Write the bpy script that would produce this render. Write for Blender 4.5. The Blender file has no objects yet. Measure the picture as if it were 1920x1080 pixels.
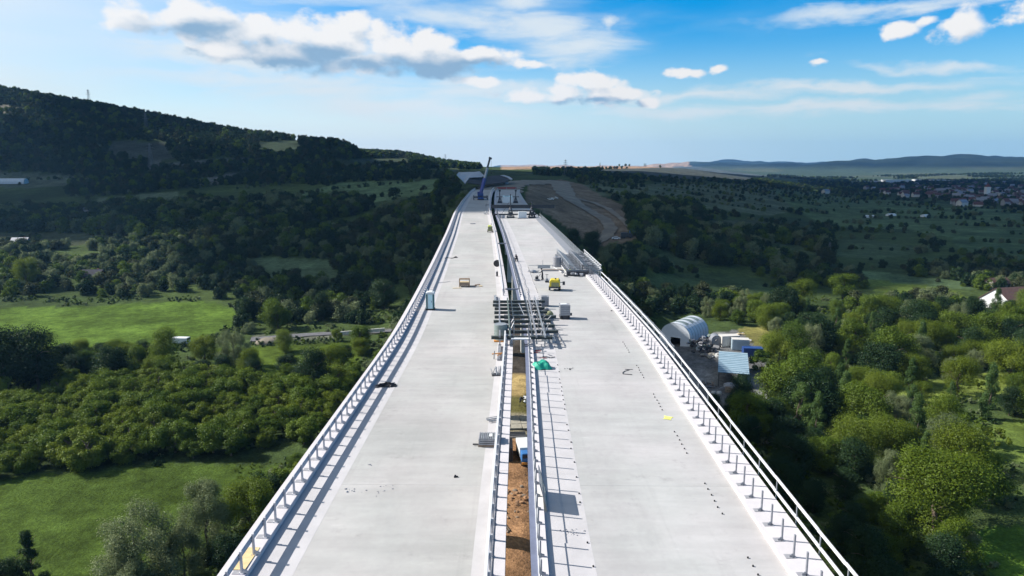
import bpy, math, random
import numpy as np
R = math.radians
random.seed(7); rng = np.random.default_rng(7)
scn = bpy.context.scene
COL = scn.collection

# ------------------------------------------------------------------ camera
CH = 19.0                                  # camera height above the deck below it
FPX = 1300.0                               # focal length in pixels of a 1920 wide picture
HZ = 315.0                                 # row of the true horizon
PITCH = math.atan((540 - HZ) / FPX)
cam_d = bpy.data.cameras.new('camera'); cam = bpy.data.objects.new('camera', cam_d); COL.objects.link(cam)
cam_d.sensor_width = 36; cam_d.lens = 36 * FPX / 1920; cam_d.clip_start = .5; cam_d.clip_end = 60000
cam.location = (0, 0, CH); cam.rotation_euler = (math.pi / 2 - PITCH, 0, 0)
scn.camera = cam

# ------------------------------------------------------------------ sun and sky
SUN_EL, SUN_AZ = R(38), R(-78)             # azimuth from +Y towards +X: the sun stands left, a little ahead
SDIR = (math.sin(SUN_AZ) * math.cos(SUN_EL), math.cos(SUN_AZ) * math.cos(SUN_EL), math.sin(SUN_EL))
sun_d = bpy.data.lights.new('sun', 'SUN'); sun = bpy.data.objects.new('sun', sun_d); COL.objects.link(sun)
sun_d.energy = 5.0; sun_d.angle = R(.55); sun_d.color = (1, .955, .89)
from mathutils import Vector, Matrix
sun.rotation_euler = Vector(SDIR).to_track_quat('Z', 'Y').to_euler()
sun.location = (-60, 10, 60)

world = bpy.data.worlds.new('World'); scn.world = world; world.use_nodes = True
nt = world.node_tree; nt.nodes.clear()
def N(t, tree=None, **kw):
    n = (tree or nt).nodes.new(t)
    for k, v in kw.items():
        setattr(n, k, v)
    return n
def L(a, b, tree=None): (tree or nt).links.new(a, b)
def mth(op, a, b=None, c=None, clamp=False):
    n = N('ShaderNodeMath', operation=op); n.use_clamp = clamp
    for i, x in enumerate((a, b, c)):
        if x is None: continue
        if hasattr(x, 'links'): L(x, n.inputs[i])
        else: n.inputs[i].default_value = x
    return n.outputs[0]
out = N('ShaderNodeOutputWorld'); bg = N('ShaderNodeBackground'); bg.inputs[1].default_value = .10
L(bg.outputs[0], out.inputs[0])
sky = N('ShaderNodeTexSky', sky_type='NISHITA'); sky.sun_disc = False
sky.sun_elevation = SUN_EL; sky.sun_rotation = SUN_AZ
sky.altitude = 400; sky.air_density = 1.0; sky.dust_density = .6; sky.ozone_density = 2.2
tc = N('ShaderNodeTexCoord'); sep = N('ShaderNodeSeparateXYZ'); L(tc.outputs['Generated'], sep.inputs[0])
az = mth('ARCTAN2', sep.outputs[0], sep.outputs[1]); el = mth('ARCSINE', sep.outputs[2])
comb = N('ShaderNodeCombineXYZ'); L(az, comb.inputs[0]); L(el, comb.inputs[1])
# warp the coordinates so that every cloud has a ragged edge
nz = N('ShaderNodeTexNoise', noise_dimensions='3D'); nz.inputs['Scale'].default_value = 9; nz.inputs['Detail'].default_value = 7; nz.inputs['Roughness'].default_value = .58
sc_ = N('ShaderNodeVectorMath', operation='MULTIPLY'); L(comb.outputs[0], sc_.inputs[0]); sc_.inputs[1].default_value = (1, 1.9, 1)
L(sc_.outputs[0], nz.inputs['Vector'])
wsub = N('ShaderNodeVectorMath', operation='SUBTRACT'); L(nz.outputs['Color'], wsub.inputs[0]); wsub.inputs[1].default_value = (.5, .5, .5)
wsc = N('ShaderNodeVectorMath', operation='MULTIPLY'); L(wsub.outputs[0], wsc.inputs[0]); wsc.inputs[1].default_value = (.085, .05, 0)
wadd = N('ShaderNodeVectorMath', operation='ADD'); L(comb.outputs[0], wadd.inputs[0]); L(wsc.outputs[0], wadd.inputs[1])
warped = wadd.outputs[0]
nz2 = N('ShaderNodeTexNoise', noise_dimensions='3D'); nz2.inputs['Scale'].default_value = 26; nz2.inputs['Detail'].default_value = 6; nz2.inputs['Roughness'].default_value = .6
L(sc_.outputs[0], nz2.inputs['Vector'])
def dirpx(u, v):
    du, dv = u - 960, v - 540
    y = FPX * math.cos(PITCH) - dv * math.sin(PITCH); z = -FPX * math.sin(PITCH) - dv * math.cos(PITCH)
    return math.atan2(du, y), math.atan2(z, math.hypot(du, y))
def blob(u, v, ru, rv, tilt=0, vec=None):
    """1 at the centre, 0 at the rim of an ellipse on the sky (radii in picture pixels)"""
    a, e = dirpx(u, v)
    s = N('ShaderNodeVectorMath', operation='SUBTRACT'); L(vec or warped, s.inputs[0]); s.inputs[1].default_value = (a, e, 0)
    o = s.outputs[0]
    if tilt:
        r = N('ShaderNodeVectorRotate', rotation_type='Z_AXIS'); L(o, r.inputs['Vector']); r.inputs['Angle'].default_value = R(tilt); o = r.outputs[0]
    m = N('ShaderNodeVectorMath', operation='MULTIPLY'); L(o, m.inputs[0]); m.inputs[1].default_value = (FPX / ru, FPX / rv, 0)
    l = N('ShaderNodeVectorMath', operation='LENGTH'); L(m.outputs[0], l.inputs[0])
    return mth('SUBTRACT', 1, l.outputs['Value'])
def union(bs):
    o = bs[0]
    for b in bs[1:]: o = mth('SMOOTH_MAX', o, b, .15)
    return o
def ramp(x, a, b, clamp=True):
    n = N('ShaderNodeMapRange', interpolation_type='SMOOTHSTEP'); L(x, n.inputs[0]); n.inputs[1].default_value = a; n.inputs[2].default_value = b
    return n.outputs[0]
def mix(f, c1, c2):
    n = N('ShaderNodeMix', data_type='RGBA'); L(f, n.inputs[0])
    for i, c in ((6, c1), (7, c2)):
        if hasattr(c, 'links'): L(c, n.inputs[i])
        else: n.inputs[i].default_value = (*c, 1)
    return n.outputs[2]
EXPO = .80
W = 1 / .10 / 2 ** EXPO                                # 1.0 in the picture = W before the background strength
hs = N('ShaderNodeHueSaturation'); hs.inputs['Saturation'].default_value = 1.7; hs.inputs['Value'].default_value = .98; L(sky.outputs[0], hs.inputs['Color'])
c = hs.outputs[0]
# high veil, thickest round the sun's side and thin elsewhere
vn = N('ShaderNodeTexNoise'); vn.inputs['Scale'].default_value = 3.2; vn.inputs['Detail'].default_value = 6; vn.inputs['Roughness'].default_value = .55
vs = N('ShaderNodeVectorMath', operation='MULTIPLY'); L(comb.outputs[0], vs.inputs[0]); vs.inputs[1].default_value = (1, 5.5, 1); L(vs.outputs[0], vn.inputs['Vector'])
veil_mask = mth('MULTIPLY', ramp(vn.outputs[0], .36, .68), ramp(az, .55, -.35))
low = ramp(el, .185, .0)
veil = mth('MAXIMUM', mth('MULTIPLY', veil_mask, .75), mth('MULTIPLY', low, .92), clamp=True)
veil = mth('MAXIMUM', veil, mth('MULTIPLY', ramp(az, -.05, -.75), mth('ADD', .55, mth('MULTIPLY', vn.outputs[0], .6))), clamp=True)
veilc = mix(ramp(az, .62, -.30), tuple(W * x for x in (.45, .74, .91)), tuple(W * x for x in (.88, .95, .97)))
c = mix(veil, c, veilc)
# wisps
wisp = union([blob(900, 35, 200, 22, 4), blob(1090, 80, 130, 40, -8), blob(1040, 55, 160, 24, 6), blob(1700, 14, 230, 14, 0), blob(1560, 165, 300, 12, 0),
              blob(620, 170, 260, 34, 0), blob(330, 100, 130, 22), blob(980, 10, 45, 22), blob(1150, 38, 20, 16), blob(1300, 180, 380, 14, 0), blob(1780, 120, 160, 10, 5), blob(760, 205, 300, 26, 0), blob(430, 108, 220, 16, 0), blob(560, 150, 330, 26, 0), blob(880, 165, 220, 20, 0), blob(1500, 205, 420, 16, 0)])
# streaky noise for the high thin cloud
sv = N('ShaderNodeVectorMath', operation='MULTIPLY'); L(comb.outputs[0], sv.inputs[0]); sv.inputs[1].default_value = (5, 26, 1)
sn = N('ShaderNodeTexNoise'); sn.inputs['Scale'].default_value = 1.6; sn.inputs['Detail'].default_value = 7; sn.inputs['Roughness'].default_value = .6; sn.inputs['Distortion'].default_value = .6; L(sv.outputs[0], sn.inputs['Vector'])
wm = ramp(mth('ADD', wisp, mth('MULTIPLY', mth('SUBTRACT', sn.outputs[0], .5), 2.2)), -.25, 1.1)
c = mix(mth('MULTIPLY', wm, .85), c, tuple(W * x for x in (.84, .91, .95)))
# cumulus: heaps of soft billows; the same heaps are read again a little towards the sun to find their lit and shaded sides
CUM = [(360, 42, 110, 40), (330, 28, 80, 34), (445, 62, 60, 26), (430, 92, 80, 26), (490, 55, 42, 26), (555, 62, 55, 38), (520, 95, 110, 40), (640, 75, 95, 40),
       (660, 50, 44, 30), (730, 78, 85, 36), (800, 78, 70, 30), (820, 112, 150, 32), (890, 106, 66, 22), (700, 118, 110, 26),
       (1120, 150, 70, 26), (1060, 170, 60, 18), (1000, 182, 90, 16), (1150, 180, 75, 20), (1215, 196, 26, 12),
       (1290, 138, 36, 11), (1348, 131, 22, 10), (1690, 56, 40, 20), (1735, 38, 30, 15), (1800, 45, 48, 28), (1908, 30, 36, 28), (1530, 117, 26, 9), (900, 150, 60, 12), (1000, 122, 60, 10)]
def heap(p):
    """cumulus body at a place on the sky: blobs broken up by billowing noise"""
    w2 = N('ShaderNodeVectorMath', operation='MULTIPLY'); L(p, w2.inputs[0]); w2.inputs[1].default_value = (1, 1.5, 1)
    n1 = N('ShaderNodeTexNoise'); n1.inputs['Scale'].default_value = 17; n1.inputs['Detail'].default_value = 10; n1.inputs['Roughness'].default_value = .58; L(w2.outputs[0], n1.inputs['Vector'])
    v1 = N('ShaderNodeTexVoronoi', feature='SMOOTH_F1'); v1.inputs['Scale'].default_value = 30; v1.inputs['Smoothness'].default_value = .8
    wv = N('ShaderNodeVectorMath', operation='MULTIPLY_ADD'); L(n1.outputs['Color'], wv.inputs[0]); wv.inputs[1].default_value = (.045, .045, 0); L(w2.outputs[0], wv.inputs[2]); L(wv.outputs[0], v1.inputs['Vector'])
    ws = N('ShaderNodeVectorMath', operation='SUBTRACT'); L(n1.outputs['Color'], ws.inputs[0]); ws.inputs[1].default_value = (.5, .5, .5)
    wa = N('ShaderNodeVectorMath', operation='MULTIPLY_ADD'); L(ws.outputs[0], wa.inputs[0]); wa.inputs[1].default_value = (.03, .02, 0); L(p, wa.inputs[2])
    body = union([blob(*b, 0, wa.outputs[0]) for b in CUM])
    bill = mth('ADD', mth('MULTIPLY', mth('SUBTRACT', n1.outputs[0], .47), 2.3), mth('MULTIPLY', mth('SUBTRACT', .36, v1.outputs['Distance']), .8))
    return mth('ADD', body, bill), n1.outputs[0]
d0, fine = heap(comb.outputs[0])
off = N('ShaderNodeVectorMath', operation='ADD'); L(comb.outputs[0], off.inputs[0]); off.inputs[1].default_value = (-.010, .016, 0)
d1, _f = heap(off.outputs[0])
cmask = ramp(d0, -.02, .50)
lit = mth('SUBTRACT', d0, d1)                      # > 0 where the cloud thins towards the sun
under = union([blob(365, 54, 95, 20), blob(540, 110, 110, 28), blob(600, 95, 80, 22), blob(800, 125, 150, 26), blob(880, 122, 80, 16), blob(1090, 190, 90, 11), blob(1160, 192, 60, 9), blob(690, 122, 80, 18), blob(330, 98, 60, 10)])
dark = ramp(mth('SUBTRACT', mth('ADD', under, mth('MULTIPLY', mth('SUBTRACT', fine, .5), 1.4)), mth('MULTIPLY', lit, .5)), -.25, .80)
core = ramp(mth('SUBTRACT', mth('MULTIPLY', d0, .35), mth('MULTIPLY', lit, 1.1)), .0, .75)
sh_ = mth('MAXIMUM', mth('MULTIPLY', dark, .95), mth('MULTIPLY', core, .40))
cc = mix(sh_, tuple(W * x for x in (.98, .98, .98)), tuple(W * x for x in (.26, .45, .66)))
c = mix(cmask, c, cc)
L(c, bg.inputs[0])

scn.view_settings.view_transform = 'Standard'; scn.view_settings.look = 'None'
scn.view_settings.exposure = EXPO; scn.view_settings.gamma = 1; scn.view_settings.use_curve_mapping = False
scn.cycles.max_bounces = 5; scn.cycles.diffuse_bounces = 2; scn.cycles.volume_bounces = 0; scn.cycles.transparent_max_bounces = 8
scn.cycles.use_denoising = True

# ------------------------------------------------------------------ picture <-> place
def ray(u, v):
    du, dv = u - 960, v - 540
    return np.array([du, FPX * math.cos(PITCH) - dv * math.sin(PITCH), -FPX * math.sin(PITCH) - dv * math.cos(PITCH)])
SL = math.tan(math.atan((540 - 296) / FPX) - PITCH)     # the deck climbs gently away from the camera
def on_deck(u, v, h=0.0):
    r = ray(u, v); t = (CH - h) / (SL * r[1] - r[2]); return r[0] * t, r[1] * t, CH + r[2] * t
def proj(x, y, z):
    x = np.asarray(x, float); y = np.asarray(y, float); z = np.asarray(z, float) - CH
    f = y * math.cos(PITCH) - z * math.sin(PITCH); up = y * math.sin(PITCH) + z * math.cos(PITCH)
    f = np.where(f < .1, .1, f)
    return 960 + FPX * x / f, 540 - FPX * up / f

# ------------------------------------------------------------------ materials
MATS = {}
def material(name, col, rough=.8, metal=0.0, var=.15, scale=2.0, bump=0.0, bscale=None, spec=.4, col2=None, det=5.0, coord='Object'):
    m = bpy.data.materials.new(name); m.use_nodes = True; t = m.node_tree; b = t.nodes['Principled BSDF']
    b.inputs['Roughness'].default_value = rough; b.inputs['Metallic'].default_value = metal; b.inputs['Specular IOR Level'].default_value = spec
    tcn = N('ShaderNodeTexCoord', t); n = N('ShaderNodeTexNoise', t); n.inputs['Scale'].default_value = scale; n.inputs['Detail'].default_value = det; n.inputs['Roughness'].default_value = .62
    L(tcn.outputs[coord], n.inputs['Vector'], t)
    mp = N('ShaderNodeMapRange', t); mp.inputs[1].default_value = .3; mp.inputs[2].default_value = .7; L(n.outputs[0], mp.inputs[0], t)
    mx = N('ShaderNodeMix', t, data_type='RGBA'); L(mp.outputs[0], mx.inputs[0], t)
    c2 = col2 or tuple(min(1, x * (1 + var)) for x in col)
    mx.inputs[6].default_value = (*[x * (1 - var) for x in col], 1); mx.inputs[7].default_value = (*c2, 1)
    L(mx.outputs[2], b.inputs['Base Color'], t)
    if bump:
        n2 = N('ShaderNodeTexNoise', t); n2.inputs['Scale'].default_value = bscale or scale * 8; n2.inputs['Detail'].default_value = 4; L(tcn.outputs[coord], n2.inputs['Vector'], t)
        bp = N('ShaderNodeBump', t); bp.inputs['Strength'].default_value = bump; bp.inputs['Distance'].default_value = .05; L(n2.outputs[0], bp.inputs['Height'], t); L(bp.outputs[0], b.inputs['Normal'], t)
    MATS[name] = m
    return m
M = MATS
material('galvanised_steel', (.42, .42, .44), .55, .25, .18, 3)
material('drum_green', (.20, .24, .23), .6, .1, .2, 4)
material('formwork_steel', (.07, .085, .085), .6, .2, .35, 3)
material('far_wall', (.27, .27, .28), .85, 0, .2, 1)
material('far_roof', (.10, .045, .04), .85, 0, .3, 1)
material('rail_grey', (.46, .45, .47), .6, 0, .08, 1.5)
material('faded_steel', (.12, .13, .14), .7, 0, .2, 1)
material('dull_steel', (.27, .28, .31), .5, .4, .2, 3)
material('blue_grey_edge', (.17, .19, .27), .5, .2, .12, 1.5)
material('dark_steel', (.05, .052, .06), .55, .4, .3, 3)
material('green_grey_steel', (.12, .15, .14), .6, .2, .3, 3)
material('scaffold_steel', (.36, .38, .40), .45, .5, .25, 4)
material('bright_steel', (.62, .62, .63), .45, .1, .08, 3)
material('white_paint', (.60, .62, .63), .5, 0, .08, 2)
material('grey_plastic', (.27, .27, .29), .5, 0, .12, 3)
material('black_plastic', (.015, .015, .018), .45, 0, .3, 6)
material('blue_paint', (.02, .055, .20), .4, .1, .2, 3)
material('light_blue_paint', (.05, .17, .42), .4, .1, .2, 3)
material('crane_blue', (.025, .04, .19), .4, .1, .2, 2)
material('teal_plastic', (.01, .10, .10), .5, 0, .2, 4)
material('pale_teal_plastic', (.52, .72, .76), .45, 0, .07, 2)
material('green_tarp', (.01, .30, .20), .55, 0, .25, 3, .3, 20)
material('wood', (.36, .23, .13), .75, 0, .3, 6, .3)
material('weathered_wood', (.27, .20, .15), .8, 0, .3, 8, .3)
material('pale_wood', (.55, .42, .22), .75, 0, .2, 4)
material('yellow_paint', (.58, .45, .03), .45, 0, .12, 3)
material('yellow_sheet', (.72, .74, .16), .6, 0, .15, 6)
material('orange_paint', (.60, .24, .04), .5, 0, .2, 5)
material('red_paint', (.22, .03, .03), .5, 0, .2, 4)
material('red_roof', (.16, .05, .035), .8, 0, .3, 2)
material('brown_roof', (.10, .055, .045), .8, 0, .25, 1.5, .2)
material('plaster', (.50, .48, .45), .85, 0, .1, 1)
material('grey_plaster', (.34, .34, .34), .85, 0, .15, 1)
material('window_glass', (.03, .04, .05), .15, 0, .2, 4, spec=.6)
material('olive_paint', (.20, .21, .11), .5, 0, .3, 5)
material('sheet_metal', (.40, .50, .58), .4, .3, .1, .6)
material('shed_roof_metal', (.27, .37, .43), .5, .1, .12, .5)
material('blue_sheet_metal', (.06, .16, .27), .4, .3, .15, .6)
material('membrane_white', (.50, .53, .57), .5, 0, .06, .5)
material('membrane_grey', (.15, .19, .19), .5, 0, .2, .5)
material('rubber', (.02, .02, .02), .8, 0, .2, 4)
material('skin', (.35, .20, .14), .6, 0, .1, 8)
material('dark_cloth', (.018, .02, .028), .9, 0, .3, 8)
material('blue_cloth', (.03, .05, .12), .9, 0, .3, 8)
material('hair', (.02, .015, .01), .7, 0, .3, 20)
material('hi_vis', (.55, .60, .06), .8, 0, .15, 8)
material('bark', (.10, .075, .055), .9, 0, .35, 6, .5)
material('pale_bark', (.32, .30, .26), .9, 0, .35, 6, .4)
material('gravel', (.16, .15, .145), .95, 0, .25, .7, .5, 12)
material('dirt', (.20, .155, .115), .95, 0, .3, .35, .5, 4)
material('pale_dirt', (.185, .16, .125), .95, 0, .35, .12, .4, 2)
material('mud', (.24, .135, .07), .95, 0, .5, 1.1, .9, 5)
material('sand', (.38, .28, .13), .95, 0, .25, .9, .5, 5)
material('dark_soil', (.035, .035, .045), .95, 0, .4, .06, .5, 1)
material('stone', (.28, .26, .21), .9, 0, .3, 2, .5)
material('asphalt', (.10, .10, .11), .9, 0, .15, .5, .3, 20)
material('concrete', (.42, .42, .40), .85, 0, .12, .6, .2, 20)
material('geotextile', (.38, .41, .46), .8, 0, .08, .2)
material('anchor_black', (.01, .01, .012), .6, 0, .1, 5)
material('edge_strip_concrete', (.43, .415, .42), .8, 0, .10, .5, .2, 14)
material('kerb_concrete', (.50, .475, .485), .8, 0, .07, .9, .2, 14)
material('white_crossing_sheet', (.66, .62, .55), .8, 0, .1, 1)
material('tan_field', (.50, .36, .24), .95, 0, .1, .01)

# deck concrete: cloudy patches, faint cross streaks left by the screed, small stains
def deck_material(name, base, tint):
    m = bpy.data.materials.new(name); m.use_nodes = True; t = m.node_tree; b = t.nodes['Principled BSDF']
    b.inputs['Roughness'].default_value = .82; b.inputs['Specular IOR Level'].default_value = .3
    tcn = N('ShaderNodeTexCoord', t)
    def noise(scale, vec_scale, det, rough=.6):
        mp = N('ShaderNodeMapping', t); mp.inputs['Scale'].default_value = vec_scale; L(tcn.outputs['Object'], mp.inputs[0], t)
        n = N('ShaderNodeTexNoise', t); n.inputs['Scale'].default_value = scale; n.inputs['Detail'].default_value = det; n.inputs['Roughness'].default_value = rough
        L(mp.outputs[0], n.inputs['Vector'], t); return n.outputs[0]
    def mr(x, a, bb, lo, hi):
        n = N('ShaderNodeMapRange', t); L(x, n.inputs[0], t); n.inputs[1].default_value = a; n.inputs[2].default_value = bb; n.inputs[3].default_value = lo; n.inputs[4].default_value = hi; return n.outputs[0]
    def mu(a, bb):
        n = N('ShaderNodeMath', t, operation='MULTIPLY'); L(a, n.inputs[0], t); L(bb, n.inputs[1], t); return n.outputs[0]
    f = mu(mr(noise(.16, (1, .6, 1), 4), .3, .7, .87, 1.09), mr(noise(.5, (.35, 2.0, 1), 5), .35, .7, 1.04, .90))
    f = mu(f, mr(noise(3.0, (1, 1, 1), 6, .7), .3, .75, 1.03, .95))
    f = mu(f, mu(mr(noise(.8, (1, 1, 1), 7, .75), .58, .76, 1.0, .76), mr(noise(.23, (1, .4, 1), 6, .7), .56, .72, 1.0, .90)))
    f = mu(f, mu(mr(noise(1.3, (.5, 1.6, 1), 6, .7), .62, .74, 1.0, 1.12), mr(noise(.9, (1.4, .05, 1), 4, .6), .60, .72, 1.0, .93)))
    mx = N('ShaderNodeMix', t, data_type='RGBA'); L(mr(noise(.1, (1, 1, 1), 3), .4, .62, 0, 1), mx.inputs[0], t); mx.inputs[6].default_value = (*base, 1); mx.inputs[7].default_value = (*tint, 1)
    vm = N('ShaderNodeVectorMath', t, operation='SCALE'); L(mx.outputs[2], vm.inputs[0], t); L(f, vm.inputs['Scale'], t)
    L(vm.outputs[0], b.inputs['Base Color'], t)
    bp = N('ShaderNodeBump', t); bp.inputs['Strength'].default_value = .25; bp.inputs['Distance'].default_value = .02; L(noise(6, (1, 3, 1), 5), bp.inputs['Height'], t); L(bp.outputs[0], b.inputs['Normal'], t)
    MATS[name] = m
deck_material('deck_concrete_left', (.355, .353, .340), (.382, .366, .356))
deck_material('deck_concrete_right', (.375, .374, .366), (.398, .382, .380))

# ------------------------------------------------------------------ mesh helpers
class MB:
    """collects boxes, bars and sheets; build() links them as ONE mesh object"""
    def __init__(s): s.v = []; s.f = []; s.m = []; s.cur = 0
    def add(s, vs, fs):
        o = len(s.v); s.v += [tuple(map(float, p)) for p in vs]; s.f += [tuple(o + i for i in f) for f in fs]; s.m += [s.cur] * len(fs); return s
    def box(s, c, d, rz=0, rx=0, ry=0):
        mt = Matrix.Rotation(rz, 3, 'Z') @ Matrix.Rotation(rx, 3, 'X') @ Matrix.Rotation(ry, 3, 'Y')
        vs = []
        for k in range(8):
            p = mt @ Vector((((k & 1) - .5) * d[0], (((k >> 1) & 1) - .5) * d[1], (((k >> 2) & 1) - .5) * d[2]))
            vs.append((c[0] + p.x, c[1] + p.y, c[2] + p.z))
        return s.add(vs, [(0, 2, 3, 1), (4, 5, 7, 6), (0, 1, 5, 4), (2, 6, 7, 3), (0, 4, 6, 2), (1, 3, 7, 5)])
    def bar(s, a, b, w=.1, h=None, up=(0, 0, 1)):
        """square bar from a to b"""
        h = h or w; a = Vector(a); b = Vector(b); d = (b - a).normalized(); u = Vector(up)
        if abs(d.dot(u)) > .98: u = Vector((0, 1, 0))
        sd = d.cross(u).normalized() * (w / 2); u2 = sd.cross(d).normalized() * (h / 2)
        vs = [p + i * sd + j * u2 for p in (a, b) for (i, j) in ((-1, -1), (1, -1), (1, 1), (-1, 1))]
        return s.add(vs, [(0, 1, 2, 3), (7, 6, 5, 4), (0, 4, 5, 1), (1, 5, 6, 2), (2, 6, 7, 3), (3, 7, 4, 0)])
    def tube(s, a, b, r0, r1=None, n=10, cap=True):
        r1 = r0 if r1 is None else r1; a = Vector(a); b = Vector(b); d = (b - a).normalized(); u = Vector((0, 0, 1)) if abs(d.z) < .95 else Vector((1, 0, 0))
        e1 = d.cross(u).normalized(); e2 = d.cross(e1); vs = []
        for p, r in ((a, r0), (b, r1)):
            for k in range(n):
                t = 2 * math.pi * k / n; vs.append(p + e1 * math.cos(t) * r + e2 * math.sin(t) * r)
        fs = [(k, (k + 1) % n, n + (k + 1) % n, n + k) for k in range(n)]
        if cap: fs += [tuple(range(n - 1, -1, -1)), tuple(range(n, 2 * n))]
        return s.add(vs, fs)
    def path(s, pts, r, n=6):
        for a, b in zip(pts[:-1], pts[1:]): s.tube(a, b, r, n=n)
        return s
    def prism(s, poly, y0, y1, axis='y'):
        """polygon in x,z drawn out along y (or in x,y along z)"""
        n = len(poly)
        if axis == 'y': vs = [(p[0], y0, p[1]) for p in poly] + [(p[0], y1, p[1]) for p in poly]
        elif axis == 'z': vs = [(p[0], p[1], y0) for p in poly] + [(p[0], p[1], y1) for p in poly]
        else: vs = [(y0, p[0], p[1]) for p in poly] + [(y1, p[0], p[1]) for p in poly]
        return s.add(vs, [tuple(range(n)), tuple(range(2 * n - 1, n - 1, -1))] + [(k, n + k, n + (k + 1) % n, (k + 1) % n) for k in range(n)])
    def ball(s, c, r, seg=10, rings=6, sq=(1, 1, 1), wob=0, seed=0):
        rr = random.Random(seed); vs = [(c[0], c[1], c[2] + r * sq[2])]
        for i in range(1, rings):
            ph = math.pi * i / rings
            for k in range(seg):
                t = 2 * math.pi * k / seg; q = r * (1 + wob * (rr.random() - .5)); vs.append((c[0] + q * sq[0] * math.sin(ph) * math.cos(t), c[1] + q * sq[1] * math.sin(ph) * math.sin(t), c[2] + q * sq[2] * math.cos(ph)))
        vs.append((c[0], c[1], c[2] - r * sq[2])); last = len(vs) - 1; fs = [(0, 1 + k, 1 + (k + 1) % seg) for k in range(seg)]
        for i in range(rings - 2):
            a = 1 + i * seg; fs += [(a + k, a + seg + k, a + seg + (k + 1) % seg, a + (k + 1) % seg) for k in range(seg)]
        a = 1 + (rings - 2) * seg; fs += [(a + k, last, a + (k + 1) % seg) for k in range(seg)]
        return s.add(vs, fs)
    def mesh(s, name, mats, smooth=False):
        me = bpy.data.meshes.new(name); me.from_pydata(s.v, [], s.f)
        for m in (mats if isinstance(mats, (list, tuple)) else [mats]): me.materials.append(MATS[m] if isinstance(m, str) else m)
        me.polygons.foreach_set('material_index', s.m)
        if smooth: me.shade_smooth()
        me.update(); return me
    def build(s, name, mats, parent=None, smooth=False, bevel=0):
        o = bpy.data.objects.new(name, s.mesh(name, mats, smooth)); COL.objects.link(o); o.parent = parent
        if bevel:
            b = o.modifiers.new('bevel', 'BEVEL'); b.width = bevel; b.segments = 2; b.limit_method = 'ANGLE'
        return o
def tag(o, label=None, cat=None, group=None, kind=None):
    if label: o['label'] = label
    if cat: o['category'] = cat
    if group: o['group'] = group
    if kind: o['kind'] = kind
    return o
def empty(name, loc, rz=0.0, label=None, cat=None, group=None, kind=None):
    o = bpy.data.objects.new(name, None); COL.objects.link(o); o.location = loc; o.rotation_euler = (0, 0, rz); o.empty_display_size = .5
    return tag(o, label, cat, group, kind)
JT = random.Random(77)
def inst(name, mesh, parent, loc=(0, 0, 0), rz=0.0, scale=None):
    o = bpy.data.objects.new(name, mesh); COL.objects.link(o); o.parent = parent; o.location = loc; o.rotation_euler = (JT.uniform(-.014, .014), JT.uniform(-.014, .014), rz + JT.uniform(-.05, .05)) if name == 'post' else (0, 0, rz)
    if scale is not None: o.scale = scale if hasattr(scale, '__len__') else (scale,) * 3
    return o
def copy_tree(o, parent=None):
    c = o.copy(); COL.objects.link(c); c.parent = parent
    for ch in o.children: copy_tree(ch, c)
    return c
# ------------------------------------------------------------------ terrain heights
PROF = {  # tangent of the bearing : (distance ahead, height)
 -1.3: [(200, -32), (400, -22), (600, 5), (1000, 130), (1500, 200), (9000, 150)],
 -.75: [(220, -32), (330, -29), (450, -22), (600, -10), (720, 8), (880, 66), (1100, 146), (1500, 150), (9000, 110)],
 -.55: [(240, -32), (330, -28), (450, -20), (600, -8), (740, 10), (880, 60), (1050, 103), (1400, 105), (9000, 60)],
 -.375: [(240, -32), (330, -28), (450, -18), (600, -6), (740, 9), (880, 46), (1000, 67), (1400, 60), (9000, 40)],
 -.29: [(240, -31), (330, -27), (450, -15), (600, -3), (740, 10), (860, 36), (980, 57), (1400, 50), (9000, 40)],
 -.24: [(240, -31), (330, -26), (450, -14), (600, -2), (740, 11), (860, 36), (950, 54), (1100, 44), (1400, 46), (9000, 40)],
 -.205: [(240, -31), (330, -25), (450, -13), (600, -1), (750, 12), (950, 30), (1400, 48), (3000, 30), (9000, 40)],
 -.15: [(240, -30), (330, -22), (450, -8), (600, 3), (750, 13), (950, 26), (1400, 44), (3000, 20), (9000, 40)],
 -.1: [(240, -29), (330, -19), (430, -2), (600, 7), (1000, 18), (1400, 29), (3000, 0), (9000, 0)],
 -.04: [(240, -28), (320, -18), (390, 0), (430, 5.6), (600, 10), (1100, 17), (1800, 22), (3200, 0), (9000, 0)],
 .02: [(240, -28), (320, -19), (390, -2), (430, 5.6), (520, 8), (800, 9), (1200, 14), (1900, 24), (3200, 0), (9000, 0)],
 .06: [(230, -30), (320, -20), (400, -6), (470, 1), (600, 5.5), (900, 9), (1300, 14), (1900, 24), (3200, 0), (9000, 0)],
 .12: [(200, -32), (300, -24), (360, -15), (450, -8), (600, 2), (900, 7), (1300, 13), (1900, 24), (3200, 0), (9000, 0)],
 .19: [(200, -32), (290, -23), (350, -15), (450, -9), (700, 0), (1200, 8), (1900, 23), (3200, -6), (9000, 0)],
 .24: [(240, -32), (350, -24), (450, -16), (700, -6), (1200, 4), (2000, 19), (3200, -10), (7000, 30), (9000, 20)],
 .32: [(300, -30), (450, -22), (800, -10), (1300, -3), (2200, 1), (3500, -15), (5000, 0), (7000, 62), (9000, 50)],
 .45: [(300, -31), (600, -28), (1000, -25), (1600, -27), (2600, -28), (4000, -20), (5600, 48), (9000, 60)],
 .6: [(300, -31), (600, -28), (1000, -28), (1600, -30), (2600, -28), (3600, -10), (5000, 52), (9000, 60)],
 .75: [(300, -31), (600, -30), (1000, -30), (1600, -31), (2600, -26), (3400, 0), (4600, 64), (9000, 60)],
 1.3: [(300, -31), (600, -30), (1600, -25), (3000, 30), (4600, 80), (9000, 60)],
}
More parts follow.
